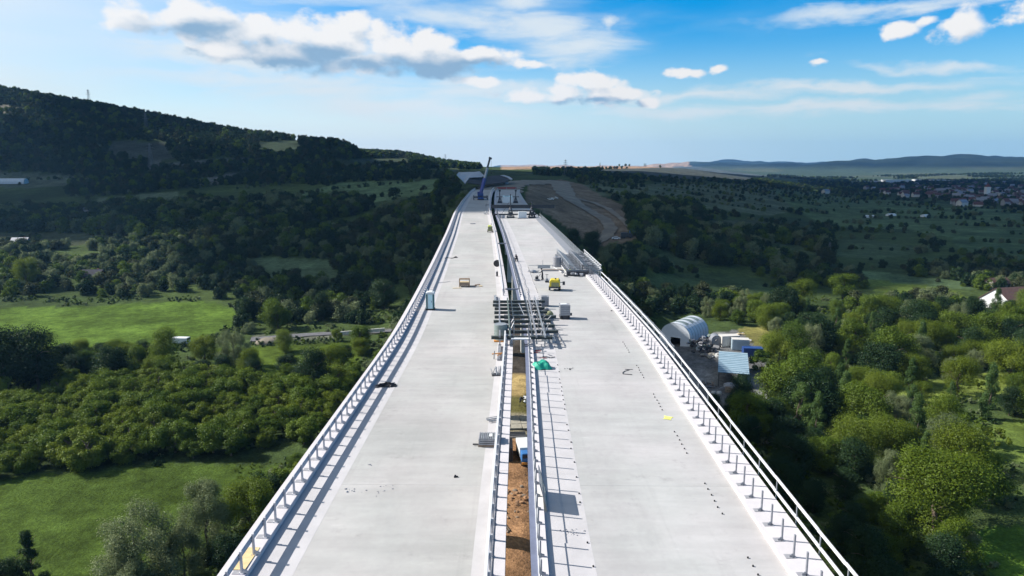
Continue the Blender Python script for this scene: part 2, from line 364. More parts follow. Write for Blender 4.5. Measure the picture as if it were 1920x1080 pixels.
TH = np.radians(np.arange(-180, 180.01, .5)); LD = np.linspace(math.log(20), math.log(12000), 420)
def _table():
    keys = sorted(PROF); kth = np.array([math.atan(k) for k in keys])
    prof = np.array([np.interp(LD, [math.log(10)] + [math.log(d) for d, _ in PROF[k]], [-32] + [z for _, z in PROF[k]]) for k in keys])
    back = np.interp(LD, [math.log(x) for x in (10, 400, 1500, 9000)], [-32, -30, -15, 60])
    kth = np.concatenate([[-math.pi, R(-110)], kth, [R(110), math.pi]]); prof = np.vstack([back, back, prof, back, back])
    T = np.stack([np.interp(TH, kth, prof[:, j]) for j in range(len(LD))], 1)
    k = np.exp(-np.linspace(-2, 2, 9) ** 2); k /= k.sum()
    Tp = np.pad(T, ((0, 0), (4, 4)), 'edge'); T = sum(k[i] * Tp[:, i:i + T.shape[1]] for i in range(9))
    k2 = np.exp(-np.linspace(-2, 2, 5) ** 2); k2 /= k2.sum(); Tp = np.pad(T, ((2, 2), (0, 0)), 'edge')
    return sum(k2[i] * Tp[i:i + T.shape[0]] for i in range(5))
TAB = _table()
PERM = rng.random((256, 256))
def vnoise(x, y):
    xi = np.floor(x).astype(int); yi = np.floor(y).astype(int); fx = x - xi; fy = y - yi; fx = fx * fx * (3 - 2 * fx); fy = fy * fy * (3 - 2 * fy)
    g = lambda a, b: PERM[a & 255, b & 255]
    return (g(xi, yi) * (1 - fx) + g(xi + 1, yi) * fx) * (1 - fy) + (g(xi, yi + 1) * (1 - fx) + g(xi + 1, yi + 1) * fx) * fy
def fbm(x, y, o=4):
    s = 0; a = 1; t = 0
    for i in range(o): s = s + a * (vnoise(x * 2 ** i + 17 * i, y * 2 ** i + 31 * i) - .5); t += a; a *= .5
    return s / t
def terr(x, y):
    x = np.asarray(x, float); y = np.asarray(y, float); r = np.hypot(x, y) + 1e-6; th = np.arctan2(x, y)
    D = r * np.maximum(np.cos(th), math.cos(R(52))); D = np.clip(D, 21, 11900)
    ti = (th - TH[0]) / (TH[1] - TH[0]); di = (np.log(D) - LD[0]) / (LD[1] - LD[0])
    t0 = np.clip(np.floor(ti).astype(int), 0, len(TH) - 2); d0 = np.clip(np.floor(di).astype(int), 0, len(LD) - 2); ft = ti - t0; fd = di - d0
    z = (TAB[t0, d0] * (1 - ft) + TAB[t0 + 1, d0] * ft) * (1 - fd) + (TAB[t0, d0 + 1] * (1 - ft) + TAB[t0 + 1, d0 + 1] * ft) * fd
    far = np.clip((D - 150) / 600, 0, 1)
    z = z + fbm(x / 38, y / 38, 3) * 1.1 * (1 - .5 * far) + fbm(x / 170, y / 170, 3) * 5 * far + fbm(x / 800 + 9, y / 800, 5) * 215 * np.clip((D - 3600) / 1400, 0, 1)
    return z
def ground_at(u, v, lift=0):
    """where the line of sight through a pixel first meets the ground"""
    r = ray(u, v); ts = np.concatenate([np.linspace(.03, .6, 1500), np.linspace(.6, 5.5, 6000)]); X = r[0] * ts; Y = r[1] * ts; Z = CH + r[2] * ts
    hit = np.nonzero(Z < terr(X, Y) + lift)[0]; i = hit[0] if len(hit) else len(ts) - 1
    return float(X[i]), float(Y[i]), float(terr(X[i], Y[i]))
def inpoly(u, v, poly):
    c = np.zeros(np.shape(u), bool); n = len(poly)
    for i in range(n):
        x1, y1 = poly[i]; x2, y2 = poly[(i + 1) % n]
        if y1 == y2: continue
        c ^= ((y1 > v) != (y2 > v)) & (u < (x2 - x1) * (v - y1) / (y2 - y1) + x1)
    return c
# land cover: outline of each plot as seen on the ground, colour of what grows there
G_MEADOW = (.085, .135, .022); G_FIELD2 = (.075, .115, .02); G_HILLFIELD = (.085, .115, .05); G_DRY = (.16, .15, .06); G_FOREST = (.030, .046, .016)
PLOTS = [
 ([(-400, 584), (0, 578), (120, 576), (300, 566), (400, 566), (445, 580), (440, 612), (300, 660), (100, 700), (-400, 720)], (.068, .112, .018)),
 ([(-400, 905), (0, 895), (200, 880), (330, 868), (520, 872), (560, 880), (420, 1000), (300, 1100), (-400, 1200)], (.044, .070, .013)),
 ([(470, 630), (600, 624), (735, 618), (738, 624), (600, 634), (500, 644), (470, 642)], (.10, .105, .08)),
 ([(400, 655), (700, 640), (660, 690), (560, 720), (400, 700)], (.06, .09, .014)),
 ([(520, 375), (640, 342), (830, 335), (850, 350), (760, 372), (620, 390)], (.10, .145, .065)),
 ([(620, 490), (480, 480), (470, 520), (640, 530)], (.07, .10, .05)),
 ([(180, 372), (330, 358), (340, 366), (300, 380), (180, 392)], (.10, .125, .07)),
 ([(210, 262), (310, 268), (330, 300), (290, 305), (200, 290)], (.05, .06, .05)),
 ([(280, 305), (470, 296), (462, 306), (280, 316)], (.10, .11, .10)),
 ([(0, 195), (30, 200), (60, 208), (0, 212)], (.16, .15, .13)),
 ([(940, 300), (1290, 302), (1296, 314), (1130, 317), (940, 318)], (.27, .185, .125)),
 ([(1130, 318), (1300, 312), (1440, 330), (1400, 342), (1120, 326)], (.06, .068, .06)),
 ([(1080, 345), (1440, 345), (1500, 395), (1440, 405), (1180, 372), (1100, 362)], (.085, .105, .06)),
 ([(990, 348), (1050, 336), (1090, 345), (1130, 368), (1200, 400), (1215, 436), (1190, 448), (1130, 468), (1080, 440), (1030, 405), (985, 380)], (.150, .115, .080)),
 ([(1440, 352), (1640, 372), (1920, 395), (1920, 470), (1700, 430), (1560, 425), (1500, 400)], (.075, .11, .045)),
 ([(1180, 528), (1290, 508), (1420, 522), (1460, 548), (1250, 552), (1190, 545)], (.05, .075, .03)),
 ([(1200, 478), (1330, 462), (1460, 470), (1440, 492), (1260, 498)], (.05, .072, .034)),
 ([(1440, 455), (1620, 448), (1760, 470), (1640, 486), (1480, 478)], (.055, .08, .036)),
 ([(1300, 415), (1420, 412), (1480, 430), (1440, 445), (1320, 436)], (.065, .08, .045)),
 ([(1780, 440), (1920, 430), (2060, 440), (2060, 500), (1900, 500), (1800, 470)], (.055, .085, .035)),
 ([(-60, 440), (200, 432), (300, 446), (150, 460), (-60, 462)], (.055, .065, .035)),
 ([(760, 396), (852, 392), (845, 420), (770, 422)], (.075, .095, .04)),
 ([(330, 345), (470, 318), (482, 326), (400, 347)], (.10, .11, .095)),
 ([(-60, 318), (120, 328), (200, 340), (60, 352), (-60, 352)], (.075, .09, .06)),
 ([(480, 268), (560, 262), (570, 285), (500, 292)], (.035, .05, .03)),
 ([(620, 300), (760, 296), (780, 312), (640, 318)], (.045, .06, .035)),
 ([(780, 318), (860, 315), (870, 330), (800, 335)], (.05, .065, .03)),
 ([(1600, 505), (1800, 528), (1830, 545), (1640, 532)], (.08, .12, .055)),
 ([(1600, 520), (1780, 540), (1820, 560), (1640, 545)], (.11, .15, .03)),
 ([(1840, 800), (1990, 780), (1990, 860), (1860, 870)], (.10, .14, .03)),
 ([(1810, 1000), (1860, 985), (2200, 980), (2200, 1200), (1900, 1200), (1870, 1090)], (.085, .15, .02)),
 ([(1380, 615), (1480, 610), (1470, 650), (1400, 650)], (.16, .15, .05)),
 ([(1230, 640), (1240, 700), (1330, 770), (1440, 760), (1430, 660), (1380, 620)], (.15, .15, .15)),
 ([(1500, 690), (1700, 720), (1900, 690), (1920, 740), (1700, 760), (1600, 800), (1500, 800)], (.11, .14, .03)),
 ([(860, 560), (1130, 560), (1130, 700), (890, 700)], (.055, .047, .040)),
 ([(890, 700), (1130, 700), (1130, 740), (890, 740)], (.34, .25, .11)),
 ([(890, 740), (1130, 740), (1130, 772), (890, 772)], (.12, .11, .04)),
 ([(890, 772), (1130, 772), (1130, 822), (890, 822)], (.26, .23, .16)),
 ([(860, 822), (1130, 822), (1150, 1150), (840, 1150)], (.24, .135, .07)),
]
def terrain():
    th = np.radians(np.concatenate([np.arange(-180, -45, 3.), np.arange(-45, 45, .2), np.arange(45, 180.1, 3.)])); rr = np.exp(np.linspace(math.log(25), math.log(11500), 420))
    rr = np.concatenate([[2.], rr])
    A, B = np.meshgrid(th, rr, indexing='ij'); X = B * np.sin(A); Y = B * np.cos(A); Z = terr(X, Y)
    na, nb = X.shape; idx = np.arange(na * nb).reshape(na, nb)
    q = np.stack([idx[:-1, :-1], idx[:-1, 1:], idx[1:, 1:], idx[1:, :-1]], -1).reshape(-1, 4)
    me = bpy.data.meshes.new('ground'); me.vertices.add(na * nb); me.vertices.foreach_set('co', np.stack([X, Y, Z], -1).ravel().astype(np.float32))
    me.loops.add(q.size); me.loops.foreach_set('vertex_index', q.ravel().astype(np.int32)); me.polygons.add(len(q)); me.polygons.foreach_set('loop_start', (np.arange(len(q)) * 4).astype(np.int32)); me.update()
    me.shade_smooth()
    U, V = proj(X, Y, Z); colr = np.zeros((na, nb, 3)); D = np.hypot(X, Y)
    base = np.array(G_FOREST); t = np.clip(fbm(X / 60, Y / 60, 4) * 2.4 + .5, 0, 1)[..., None]
    colr[:] = base * (1 - t) + np.array((.055, .08, .025)) * t
    farf = np.clip((D - 1500) / 1500, 0, 1)[..., None]; t2 = (vnoise(X / 210 + 5, Y / 420) > .55)[..., None] * .6
    colr = colr * (1 - farf) + farf * (np.array((.045, .065, .04)) * (1 - t2) + t2 * np.array((.085, .095, .06)))
    # far woods on the blue ridges, colour darkened further to stand for cloud shade
    t3 = np.clip((Z - 5) / 30, 0, 1)[..., None] * np.clip((D - 3000) / 800, 0, 1)[..., None]; t4 = np.clip(fbm(X / 400, Y / 400, 3) * 3 + .75, 0, 1)[..., None]
    colr = colr * (1 - t3) + t3 * (np.array((.007, .014, .013)) * t4 + (1 - t4) * np.array((.022, .034, .024)))
    wu = fbm(X / 25, Y / 25, 3) * 18 * np.clip(120 / D, 0, 1); wv = fbm(X / 25 + 40, Y / 25, 3) * 14 * np.clip(120 / D, 0, 1)
    front = (Y > 40) & (np.abs(A) < R(60))
    for poly, cl in PLOTS:
        m = front & inpoly(U + wu, V + wv, poly); n = (1 + fbm(X / 12, Y / 12, 3) * .7 + fbm(X / 45, Y / 30, 2) * .5)[..., None]
        colr = np.where(m[..., None], np.array(cl) * n, colr)
    ca = me.color_attributes.new('cover', 'FLOAT_COLOR', 'POINT'); ca.data.foreach_set('color', np.concatenate([colr, np.ones((na, nb, 1))], -1).ravel().astype(np.float32))
    m = bpy.data.materials.new('grassland'); m.use_nodes = True; t = m.node_tree; b = t.nodes['Principled BSDF']; b.inputs['Roughness'].default_value = .95; b.inputs['Specular IOR Level'].default_value = .03
    at_ = N('ShaderNodeAttribute', t, attribute_name='cover'); tcn = N('ShaderNodeTexCoord', t); vv = None
    sc = None
    for s, lo, hi in ((.02, .75, 1.3), (.09, .65, 1.4), (.45, .6, 1.45), (2.4, .6, 1.45)):
        n = N('ShaderNodeTexNoise', t); n.inputs['Scale'].default_value = s; n.inputs['Detail'].default_value = 6; n.inputs['Roughness'].default_value = .65; L(tcn.outputs['Object'], n.inputs['Vector'], t)
        mp = N('ShaderNodeMapRange', t); L(n.outputs[0], mp.inputs[0], t); mp.inputs[1].default_value = .28; mp.inputs[2].default_value = .72; mp.inputs[3].default_value = lo; mp.inputs[4].default_value = hi
        if sc is None: sc = mp.outputs[0]
        else:
            mm = N('ShaderNodeMath', t, operation='MULTIPLY'); L(sc, mm.inputs[0], t); L(mp.outputs[0], mm.inputs[1], t); sc = mm.outputs[0]
        last = n
    vm = N('ShaderNodeVectorMath', t, operation='SCALE'); L(at_.outputs['Color'], vm.inputs[0], t); L(sc, vm.inputs['Scale'], t); L(vm.outputs[0], b.inputs['Base Color'], t)
    bp = N('ShaderNodeBump', t); bp.inputs['Strength'].default_value = .8; bp.inputs['Distance'].default_value = .4; L(last.outputs[0], bp.inputs['Height'], t); L(bp.outputs[0], b.inputs['Normal'], t)
    me.materials.append(m); o = bpy.data.objects.new('ground', me); COL.objects.link(o); tag(o, kind='structure')
terrain()

# ------------------------------------------------------------------ the line of the viaduct
_edge = [(415, 1080), (487.5, 978), (573, 858.6), (730, 640), (775, 560), (806, 500), (835, 440), (851, 400), (864, 380), (872, 370), (881, 360)]
_ep = [on_deck(u, v) for u, v in _edge]
EY = [-90, -20, 10] + [p[1] for p in _ep] + [460]; EX = [-13.4, -13.4, -13.35] + [p[0] for p in _ep] + [_ep[-1][0] + 1.5]
_ys = np.linspace(-90, 460, 1101); _xs = np.interp(_ys, EY, EX)
_k = np.exp(-np.linspace(-2.2, 2.2, 61) ** 2); _k /= _k.sum(); _xs = np.convolve(np.pad(_xs, 30, 'edge'), _k, 'valid')
def Wp(s, o, z=0.0):
    """point s metres ahead, o metres right of the viaduct's left edge, z above the deck"""
    x = float(np.interp(s, _ys, _xs)); dx = float(np.interp(s + 2, _ys, _xs) - np.interp(s - 2, _ys, _xs)) / 4; n = math.hypot(1, dx)
    return (x + o / n, s - o * dx / n, SL * s + z)
def heading(s):
    return -math.atan(float(np.interp(s + 2, _ys, _xs) - np.interp(s - 2, _ys, _xs)) / 4)
def sweep(mb, prof, s0, s1, step=4.0, closed=True, cap=True):
    n = max(1, int(round((s1 - s0) / step))); m = len(prof); vs = []
    for i in range(n + 1):
        s = s0 + (s1 - s0) * i / n; vs += [Wp(s, o, z) for o, z in prof]
    fs = []
    for i in range(n):
        for k in range(m if closed else m - 1):
            a = i * m + k; b = i * m + (k + 1) % m; fs.append((a, a + m, b + m, b))
    if cap and closed: fs += [tuple(range(m)), tuple(range((n + 1) * m - 1, n * m - 1, -1))]
    mb.add(vs, fs); return mb
END = 425.0
GL, GR = 13.05, 14.35       # the open gap between the carriageways
LBK, RBK = 1.25, 26.25      # inner edges of the outer kerbs
LIK, RIK = 12.25, 15.10     # inner edges of the inner kerbs
RE = 28.1
def rect(a, b, z0, z1): return [(a, z0), (b, z0), (b, z1), (a, z1)]
def viaduct(side):
    if side == 'left':
        root = empty('viaduct', (0, 0, 0), label='left carriageway of the viaduct, pale bare concrete with the crane at its far end', cat='bridge', group='two carriageways of the viaduct under construction')
        a, b, mt = 0.02, GL, 'deck_concrete_left'
    else:
        root = empty('viaduct', (0, 0, 0), label='right carriageway of the viaduct, pale concrete carrying the yellow machine and the dark gantry beam', cat='bridge', group='two carriageways of the viaduct under construction')
        a, b, mt = GR, RE - .02, 'deck_concrete_right'
    s = -80.0; k = 0
    cuts = [-80, -40, 0, 20, 38.5, 57, 68.6, 84, 101, 121, 141, 161, 181, 201, 221, 241, 261, 281, 301, 321, 341, 361, 381, 401, END]
    for s0, s1 in zip(cuts[:-1], cuts[1:]):
        sweep(MB(), [(a, -.28), (b, -.28), (b, 0), (a, 0)], s0, s1 - .012).build('deck_slab', mt, root)
    c = (a + b) / 2
    sweep(MB(), [(c - 3.2, -2.9), (c + 3.2, -2.9), (c + 3.9, -.9), (b - .3, -.29), (a + .3, -.29), (c - 3.9, -.9)], -80, END).build('girder', 'concrete', root)
    for s in range(-50, 400, 45):
        p = Wp(s, c, -3.9); g = float(terr(p[0], p[1]))
        if p[2] - g < 3: continue
        q = MB().box((p[0], p[1], (p[2] + g - 1) / 2), (4.2, 2.2, p[2] - g + 1), heading(s)).build('pier', 'concrete', root, bevel=.15)
        MB().box((p[0], p[1], p[2] + .5), (7.2, 2.8, 1.0), heading(s)).build('pier_cap', 'concrete', q)
    if side == 'left':
        for s0 in range(-80, 420, 12):
            sweep(MB(), [(0, -.45), (.3, -.45), (.3, .004), (LBK, .004), (LBK, .32), (0, .34)], s0, min(s0 + 11.98, END)).build('outer_kerb', 'kerb_concrete', root)
            sweep(MB(), [(LIK, .004), (GL - .2, .004), (GL - .2, -.45), (GL + .03, -.45), (GL + .03, .22), (LIK, .22)], s0, min(s0 + 11.98, END)).build('inner_kerb', 'kerb_concrete', root)
    else:
        for s0 in range(-80, 420, 12):
            s1 = min(s0 + 11.98, END)
            if s1 < 118: sweep(MB(), [(RBK, .004), (RE - .3, .004), (RE - .3, -.45), (RE, -.45), (RE, .27), (RBK, .24)], s0, s1).build('outer_kerb', 'kerb_concrete', root)
            elif s0 > 135: sweep(MB(), [(RBK + .3, .004), (RE - .3, .004), (RE - .3, -.45), (RE, -.45), (RE, .2), (RBK + .3, .05)], s0, s1).build('outer_kerb', 'dull_steel', root)['label'] = 'grey unfinished kerb strip, reinforcement still bare'
            if s0 < 410: sweep(MB(), [(GR + .28, .004), (RIK, .004), (RIK, .27), (GR + .28, .24)], s0, s1).build('inner_kerb', 'kerb_concrete', root)
            sweep(MB(), [(GR - .04, -.45), (GR + .27, -.45), (GR + .27, .27), (GR - .04, .27)], s0, s1).build('edge_band', 'blue_grey_edge', root)  # blue-grey band along the gap edge of the right deck
    return root
VL = viaduct('left'); VR = viaduct('right')
for s0 in range(-40, 400, 20):
    for rt, o0, o1 in ((VL, LBK + .01, LBK + 2.0), (VR, RIK + .01, RIK + 2.25), (VL, LIK - .75, LIK - .01)):
        sweep(MB(), [(o0, .004), (o1, .004)], s0, s0 + 19.99, closed=False).build('edge_strip', 'edge_strip_concrete', rt)

# flat anchor plates on the outer kerbs, anchor bolts in dotted lines on the deck
plate = MB().box((0, 0, .008), (.42, .36, .016)).mesh('anchor_plate', 'grey_plastic')
for i in range(60):
    s = 28.5 + 1.52 * i
    p = Wp(s + .6, LBK - .42, .332); inst('anchor_plate', plate, VL, p, heading(s))
    p = Wp(s + .6, RBK + .42, .252); inst('anchor_plate', plate, VR, p, heading(s))
bolt = MB().tube((0, 0, 0), (0, 0, .07), .045, n=8).mesh('anchor_bolt', 'anchor_black')
rb = random.Random(5)
for i in range(60):
    s = 28 + i * .72
    if i % 11 in (5, 6, 7, 8, 9): continue
    inst('anchor_bolt', bolt, VR, Wp(s, 24.9 - .004 * s + rb.uniform(-.03, .03), 0.002))
for i in range(90):
    s = 28 + i * 1.05
    if rb.random() < .35: continue
    inst('anchor_bolt', bolt, VR, Wp(s, 17.15 + (.002 * s) + rb.uniform(-.05, .05), 0.002))
for i in range(34):
    inst('anchor_bolt', bolt, VR, Wp(92 + i * 1.3, 15.9 + rb.uniform(-.06, .06), 0.002))

# ------------------------------------------------------------------ guard rails
def post_mesh(name, h, w, d, base=.26, brace=False, mt='galvanised_steel'):
    m = MB(); m.box((0, 0, h / 2 + .03), (w, d, h)); m.box((0, 0, .015), (base, base, .03))
    for sx in (-1, 1):
        for sy in (-1, 1): m.box((sx * base * .36, sy * base * .36, .045), (.04, .04, .03))
    if brace: m.bar((0, 0, .08), (brace, 0, .08), .1, .1); m.bar((0, 0, .2), (brace, 0, .06), .05, .08)
    return m.mesh(name, mt)
def wbeam(o, z, side, t=.05, h=.32):
    """closed two-wave section standing at offset o; side = which way the waves bulge"""
    pts = [(0, 0), (.05, .06), (.05, .11), (0, .16), (.05, .21), (.05, .26), (0, .32)]
    f = [(o + side * a, z + b * h / .32) for a, b in pts]; bk = [(o - side * t * .5 + side * a, z + b * h / .32) for a, b in reversed(pts)]
    return f + bk
def rail(root, name, prof, s0, s1, seg, mt, step=3):
    s = s0
    while s < s1 - .1:
        e = min(s + seg - .012, s1); sweep(MB(), prof, s, e, step).build(name, mt, root); s += seg
# left outer rail: posts 1.1 m, wave beam at the top
gr = empty('guardrail', Wp(0, LBK - .13, .25), label='galvanised guard rail along the far left edge of the left carriageway', cat='guard rail')
gr.location = (0, 0, 0)
pm = post_mesh('post', 1.05, .09, .12, .26, .3, 'rail_grey')
for i in range(190):
    s = 26 + 1.52 * i
    if i < 150: inst('post', pm, gr, Wp(s, LBK - .20, .32), heading(s))
mm = MB()
for i in range(150, 262):
    p = Wp(26 + 1.52 * i, LBK - .2, .8); mm.box(p, (.1, .13, 1.1))
tag(mm.build('distant_posts', 'galvanised_steel', gr), kind='stuff')
rail(gr, 'rail_beam', wbeam(LBK - .30, 1.0, -1, .12, .34), -4, END, 6.08, 'rail_grey')
# left inner rail
gr2 = empty('guardrail', (0, 0, 0), label='guard rail on the left carriageway beside the central gap', cat='guard rail')
pm2 = post_mesh('post', 1.15, .12, .13, .26, False)
for i in range(150):
    s = 26 + 1.52 * i
    if 70 < s < 93: continue
    inst('post', pm2, gr2, Wp(s, LIK + .17, .22), heading(s))
for a, b in ((-4, 70), (93, END)):
    rail(gr2, 'rail_beam', wbeam(LIK + .05, 1.0, -1, .1, .36), a, b, 6.08, 'galvanised_steel')
    rail(gr2, 'cap_rail', rect(LIK - .04, LIK + .10, 1.36, 1.41), a, b, 6.08, 'bright_steel')
    rail(gr2, 'lower_rail', rect(LIK + .25, LIK + .33, .78, .86), a, b, 6.08, 'dull_steel')
# right inner rail: tall posts, thin hand rail at mid height
gr3 = empty('guardrail', (0, 0, 0), label='tall thin posts with one thin rail on the right carriageway beside the gap', cat='guard rail')
pm3 = post_mesh('post', 1.68, .075, .08, .16, .26, 'dull_steel')
for i in range(150):
    s = 26 + 1.52 * i
    if 70.5 < s < 93: continue
    inst('post', pm3, gr3, Wp(s, GR + .34, .24), heading(s))
for a, b in ((-4, 70), (93, END)):
    wob = random.Random(8)
    for s0 in np.arange(a, b, 4.56):
        dz = wob.uniform(-.07, .07); sweep(MB(), rect(GR + .32, GR + .36, 1.12 + dz, 1.16 + dz), s0, min(b, s0 + 4.55), 3).build('hand_rail', 'bright_steel', gr3)
    rail(gr3, 'foot_rail', rect(GR + .27, GR + .33, .25, .34), a, b, 6.08, 'bright_steel')
# right outer posts without a beam
gr4 = empty('guardrail', (0, 0, 0), label='row of bare steel posts on the right outer kerb, no beam fitted yet', cat='guard rail')
pm4 = post_mesh('post', 1.14, .075, .10, .22, -.2, 'dull_steel')
for i in range(64):
    s = 26 + 1.52 * i
    if s < 112: inst('post', pm4, gr4, Wp(s, RBK + .60, .24), heading(s))
# edge railing outside the right slab
er = empty('edge_railing', (0, 0, 0), label='thin white double handrail outside the edge of the right carriageway', cat='railing')
pe = MB().box((0, 0, .45), (.05, .05, 1.5)).mesh('post', 'scaffold_steel')
for i in range(28):
    s = 25.2 + 2.95 * i
    inst('post', pe, er, Wp(s, RE + .22, .0), heading(s))
def wavy(root, o, z, s0, s1, seed, amp, t):
    r_ = random.Random(seed); s = s0
    while s < s1:
        e = s + 2.95; m = MB(); d0, d1 = r_.uniform(-amp, amp), r_.uniform(-amp, amp)
        sweep(m, rect(o - t / 2 + d0 * 0, o + t / 2, z - t / 2 + d0, z + t / 2 + d0), s, e, 3).build('rail', 'bright_steel', root); s = e
wavy(er, RE + .22, .42, -1, 108, 3, .02, .11); wavy(er, RE + .24, 1.16, -1, 108, 4, .03, .11)
# gangway boards outside the edge further on
sweep(MB(), rect(RE + .02, RE + .75, -.25, -.2), 66, 240, 4).build('walkway_board', 'dull_steel', er)
for s0 in np.arange(66, 230, 3.0):
    if 104 < s0 < 126: continue
    m = MB(); sweep(m, rect(RE + .72, RE + .78, .8, .86), s0, s0 + 2.98); sweep(m, rect(RE + .72, RE + .78, .35, .41), s0, s0 + 2.98); sweep(m, rect(RE + .73, RE + .77, -.2, .05), s0, s0 + 2.98)
    p = Wp(s0, RE + .75, 0); m.bar(p, (p[0], p[1], p[2] + .95), .07); m.build('guard_panel', 'scaffold_steel', er)
# ------------------------------------------------------------------ things on the decks
def deckthing(name, u, v, label, cat, rz=None, group=None):
    x, y, z = on_deck(u, v); return empty(name, (x, y, z), heading(y) if rz is None else rz, label, cat, group)
# portable toilet
t = deckthing('portable_toilet', 807, 580, 'white and teal portable toilet cabin standing by the left guard rail', 'toilet')
MB().box((0, 0, .08), (1.15, 1.15, .16)).build('base', 'black_plastic', t)
MB().box((0, 0, 1.13), (1.06, 1.06, 1.9)).build('cabin', 'white_paint', t, bevel=.05)
MB().box((.06, -.55, 1.1), (.56, .04, 1.8)).build('door', 'pale_teal_plastic', t)
for sx in (-1, 1): MB().box((sx * .42 + .03, -.548, 1.1), (.17, .05, 1.86)).build('corner_panel', 'teal_plastic', t)
MB().box((.22, -.58, 1.1), (.05, .04, .2)).build('handle', 'black_plastic', t)
MB().prism([(-.57, 2.08), (.57, 2.08), (.5, 2.22), (.25, 2.32), (-.25, 2.32), (-.5, 2.22)], -.57, .57).build('roof', 'white_paint', t)
MB().tube((-.4, .4, 2.2), (-.4, .4, 2.55), .05).build('vent_pipe', 'white_paint', t)
# timber trestle box with planks
t = deckthing('timber_crate', 871, 537.5, 'brown timber crate with an open top frame on the left carriageway', 'crate', .02)
for i in range(5): MB().box((-.6 + .3 * i, -.42, .45), (.27, .04, .6)).build('plank', 'weathered_wood', t)
for i in range(5): MB().box((-.6 + .3 * i, .42, .45), (.27, .04, .6)).build('plank', 'weathered_wood', t)
for sx in (-1, 1): MB().box((sx * .74, 0, .45), (.04, .86, .6)).build('side_board', 'weathered_wood', t)
MB().box((0, 0, .72), (1.42, .8, .05)).build('lid', 'pale_wood', t)
for sx in (-1, 1):
    for sy in (-1, 1): MB().box((sx * .74, sy * .44, .6), (.09, .09, 1.2)).build('corner_post', 'wood', t)
for sy in (-1, 1): MB().box((0, sy * .44, 1.18), (1.56, .09, .1)).build('top_rail', 'wood', t)
t = deckthing('timber_offcut', 890, 537, 'short timber beams scattered to the right of the brown crate', 'timber', .1)
MB().box((-.3, 0, .07), (1.3, .14, .14)).build('beam', 'weathered_wood', t); MB().box((.45, .3, .2), (.9, .12, .12), .5).build('beam', 'wood', t); MB().box((.9, -.1, .06), (.5, .3, .12), -.3).build('beam', 'pale_wood', t)
t = deckthing('timber_board', 857, 540.5, 'pale flat board lying to the left of the brown crate', 'board', .05); MB().box((0, 0, .03), (1.3, .25, .06)).build('board', 'pale_wood', t)
# panel pallet beside the inner rail
t = deckthing('panel_stack', 917, 832, 'pallet of grey ribbed panels with a white label beside the central rail', 'pallet', -.02)
for i in range(3): MB().box((0, -.5 + .5 * i, .06), (1.4, .12, .12)).build('skid', 'weathered_wood', t)
for k in range(3): MB().box((0, 0, .2 + .14 * k), (1.34, 1.2, .10)).build('panel', 'dull_steel', t)
for i in range(11): MB().box((-.61 + .122 * i, 0, .565), (.07, 1.2, .07)).build('rib', 'scaffold_steel' if i % 3 else 'dull_steel', t)
MB().box((.12, .05, .606), (.2, .5, .012)).build('label_sheet', 'white_paint', t)
MB().box((-.85, -.35, .1), (.45, .08, .08)).build('bar_end', 'dark_steel', t)
MB().box((.72, -.05, .35), (.12, .9, .6)).build('end_frame', 'dull_steel', t)
# rods, clamps, posts beside the inner rail
t = deckthing('rod_bundle', 928, 789, 'bundle of loose steel rods lying above the ribbed pallet', 'steel rods', .35)
rr = random.Random(3)
for i in range(9): a = rr.uniform(-.15, .15); MB().tube((-.55 + rr.uniform(-.15, .1), -.3 + i * .07, .05 + rr.random() * .2), (.5 + rr.uniform(-.1, .1), -.25 + i * .07 + a, .05 + rr.random() * .2), .03, n=6).build('rod', 'dull_steel' if i % 2 else 'scaffold_steel', t)
t = deckthing('clamp_pile', 933, 703, 'pile of upright grey steel clamps by the central rail', 'clamps', .1)
for i in range(12):
    x, y = rr.uniform(-.45, .4), rr.uniform(-.35, .35); MB().bar((x, y, .03), (x + rr.uniform(-.25, .25), y + rr.uniform(-.15, .15), .55 + rr.random() * .25), .07, .05).build('clamp', ('scaffold_steel', 'dull_steel', 'bright_steel')[i % 3], t)
MB().box((0, 0, .04), (1.05, .75, .08)).build('tray', 'dark_steel', t)
t = deckthing('rusty_fitting', 932, 673, 'orange rusty fitting hanging on the beam end left of the rail', 'fitting', .1)
MB().bar((-.5, 0, .5), (.5, .05, .55), .09).build('arm', 'orange_paint', t); MB().bar((-.3, 0, .0), (-.25, 0, .8), .09).build('stem', 'dull_steel', t); MB().bar((.0, -.2, .4), (.35, .1, .42), .07).build('arm', 'orange_paint', t)
for (u, v, lab) in ((929, 576, 'long steel beam lying on the left carriageway beyond the formwork'),):
    t = deckthing('steel_beam', u, v, lab, 'beam', .03)
    MB().box((0, 3.2, .15), (.3, 7.5, .03)).build('flange', 'scaffold_steel', t); MB().box((0, 3.2, .30), (.3, 7.5, .03)).build('flange', 'scaffold_steel', t); MB().box((0, 3.2, .225), (.03, 7.5, .12)).build('web', 'dull_steel', t)
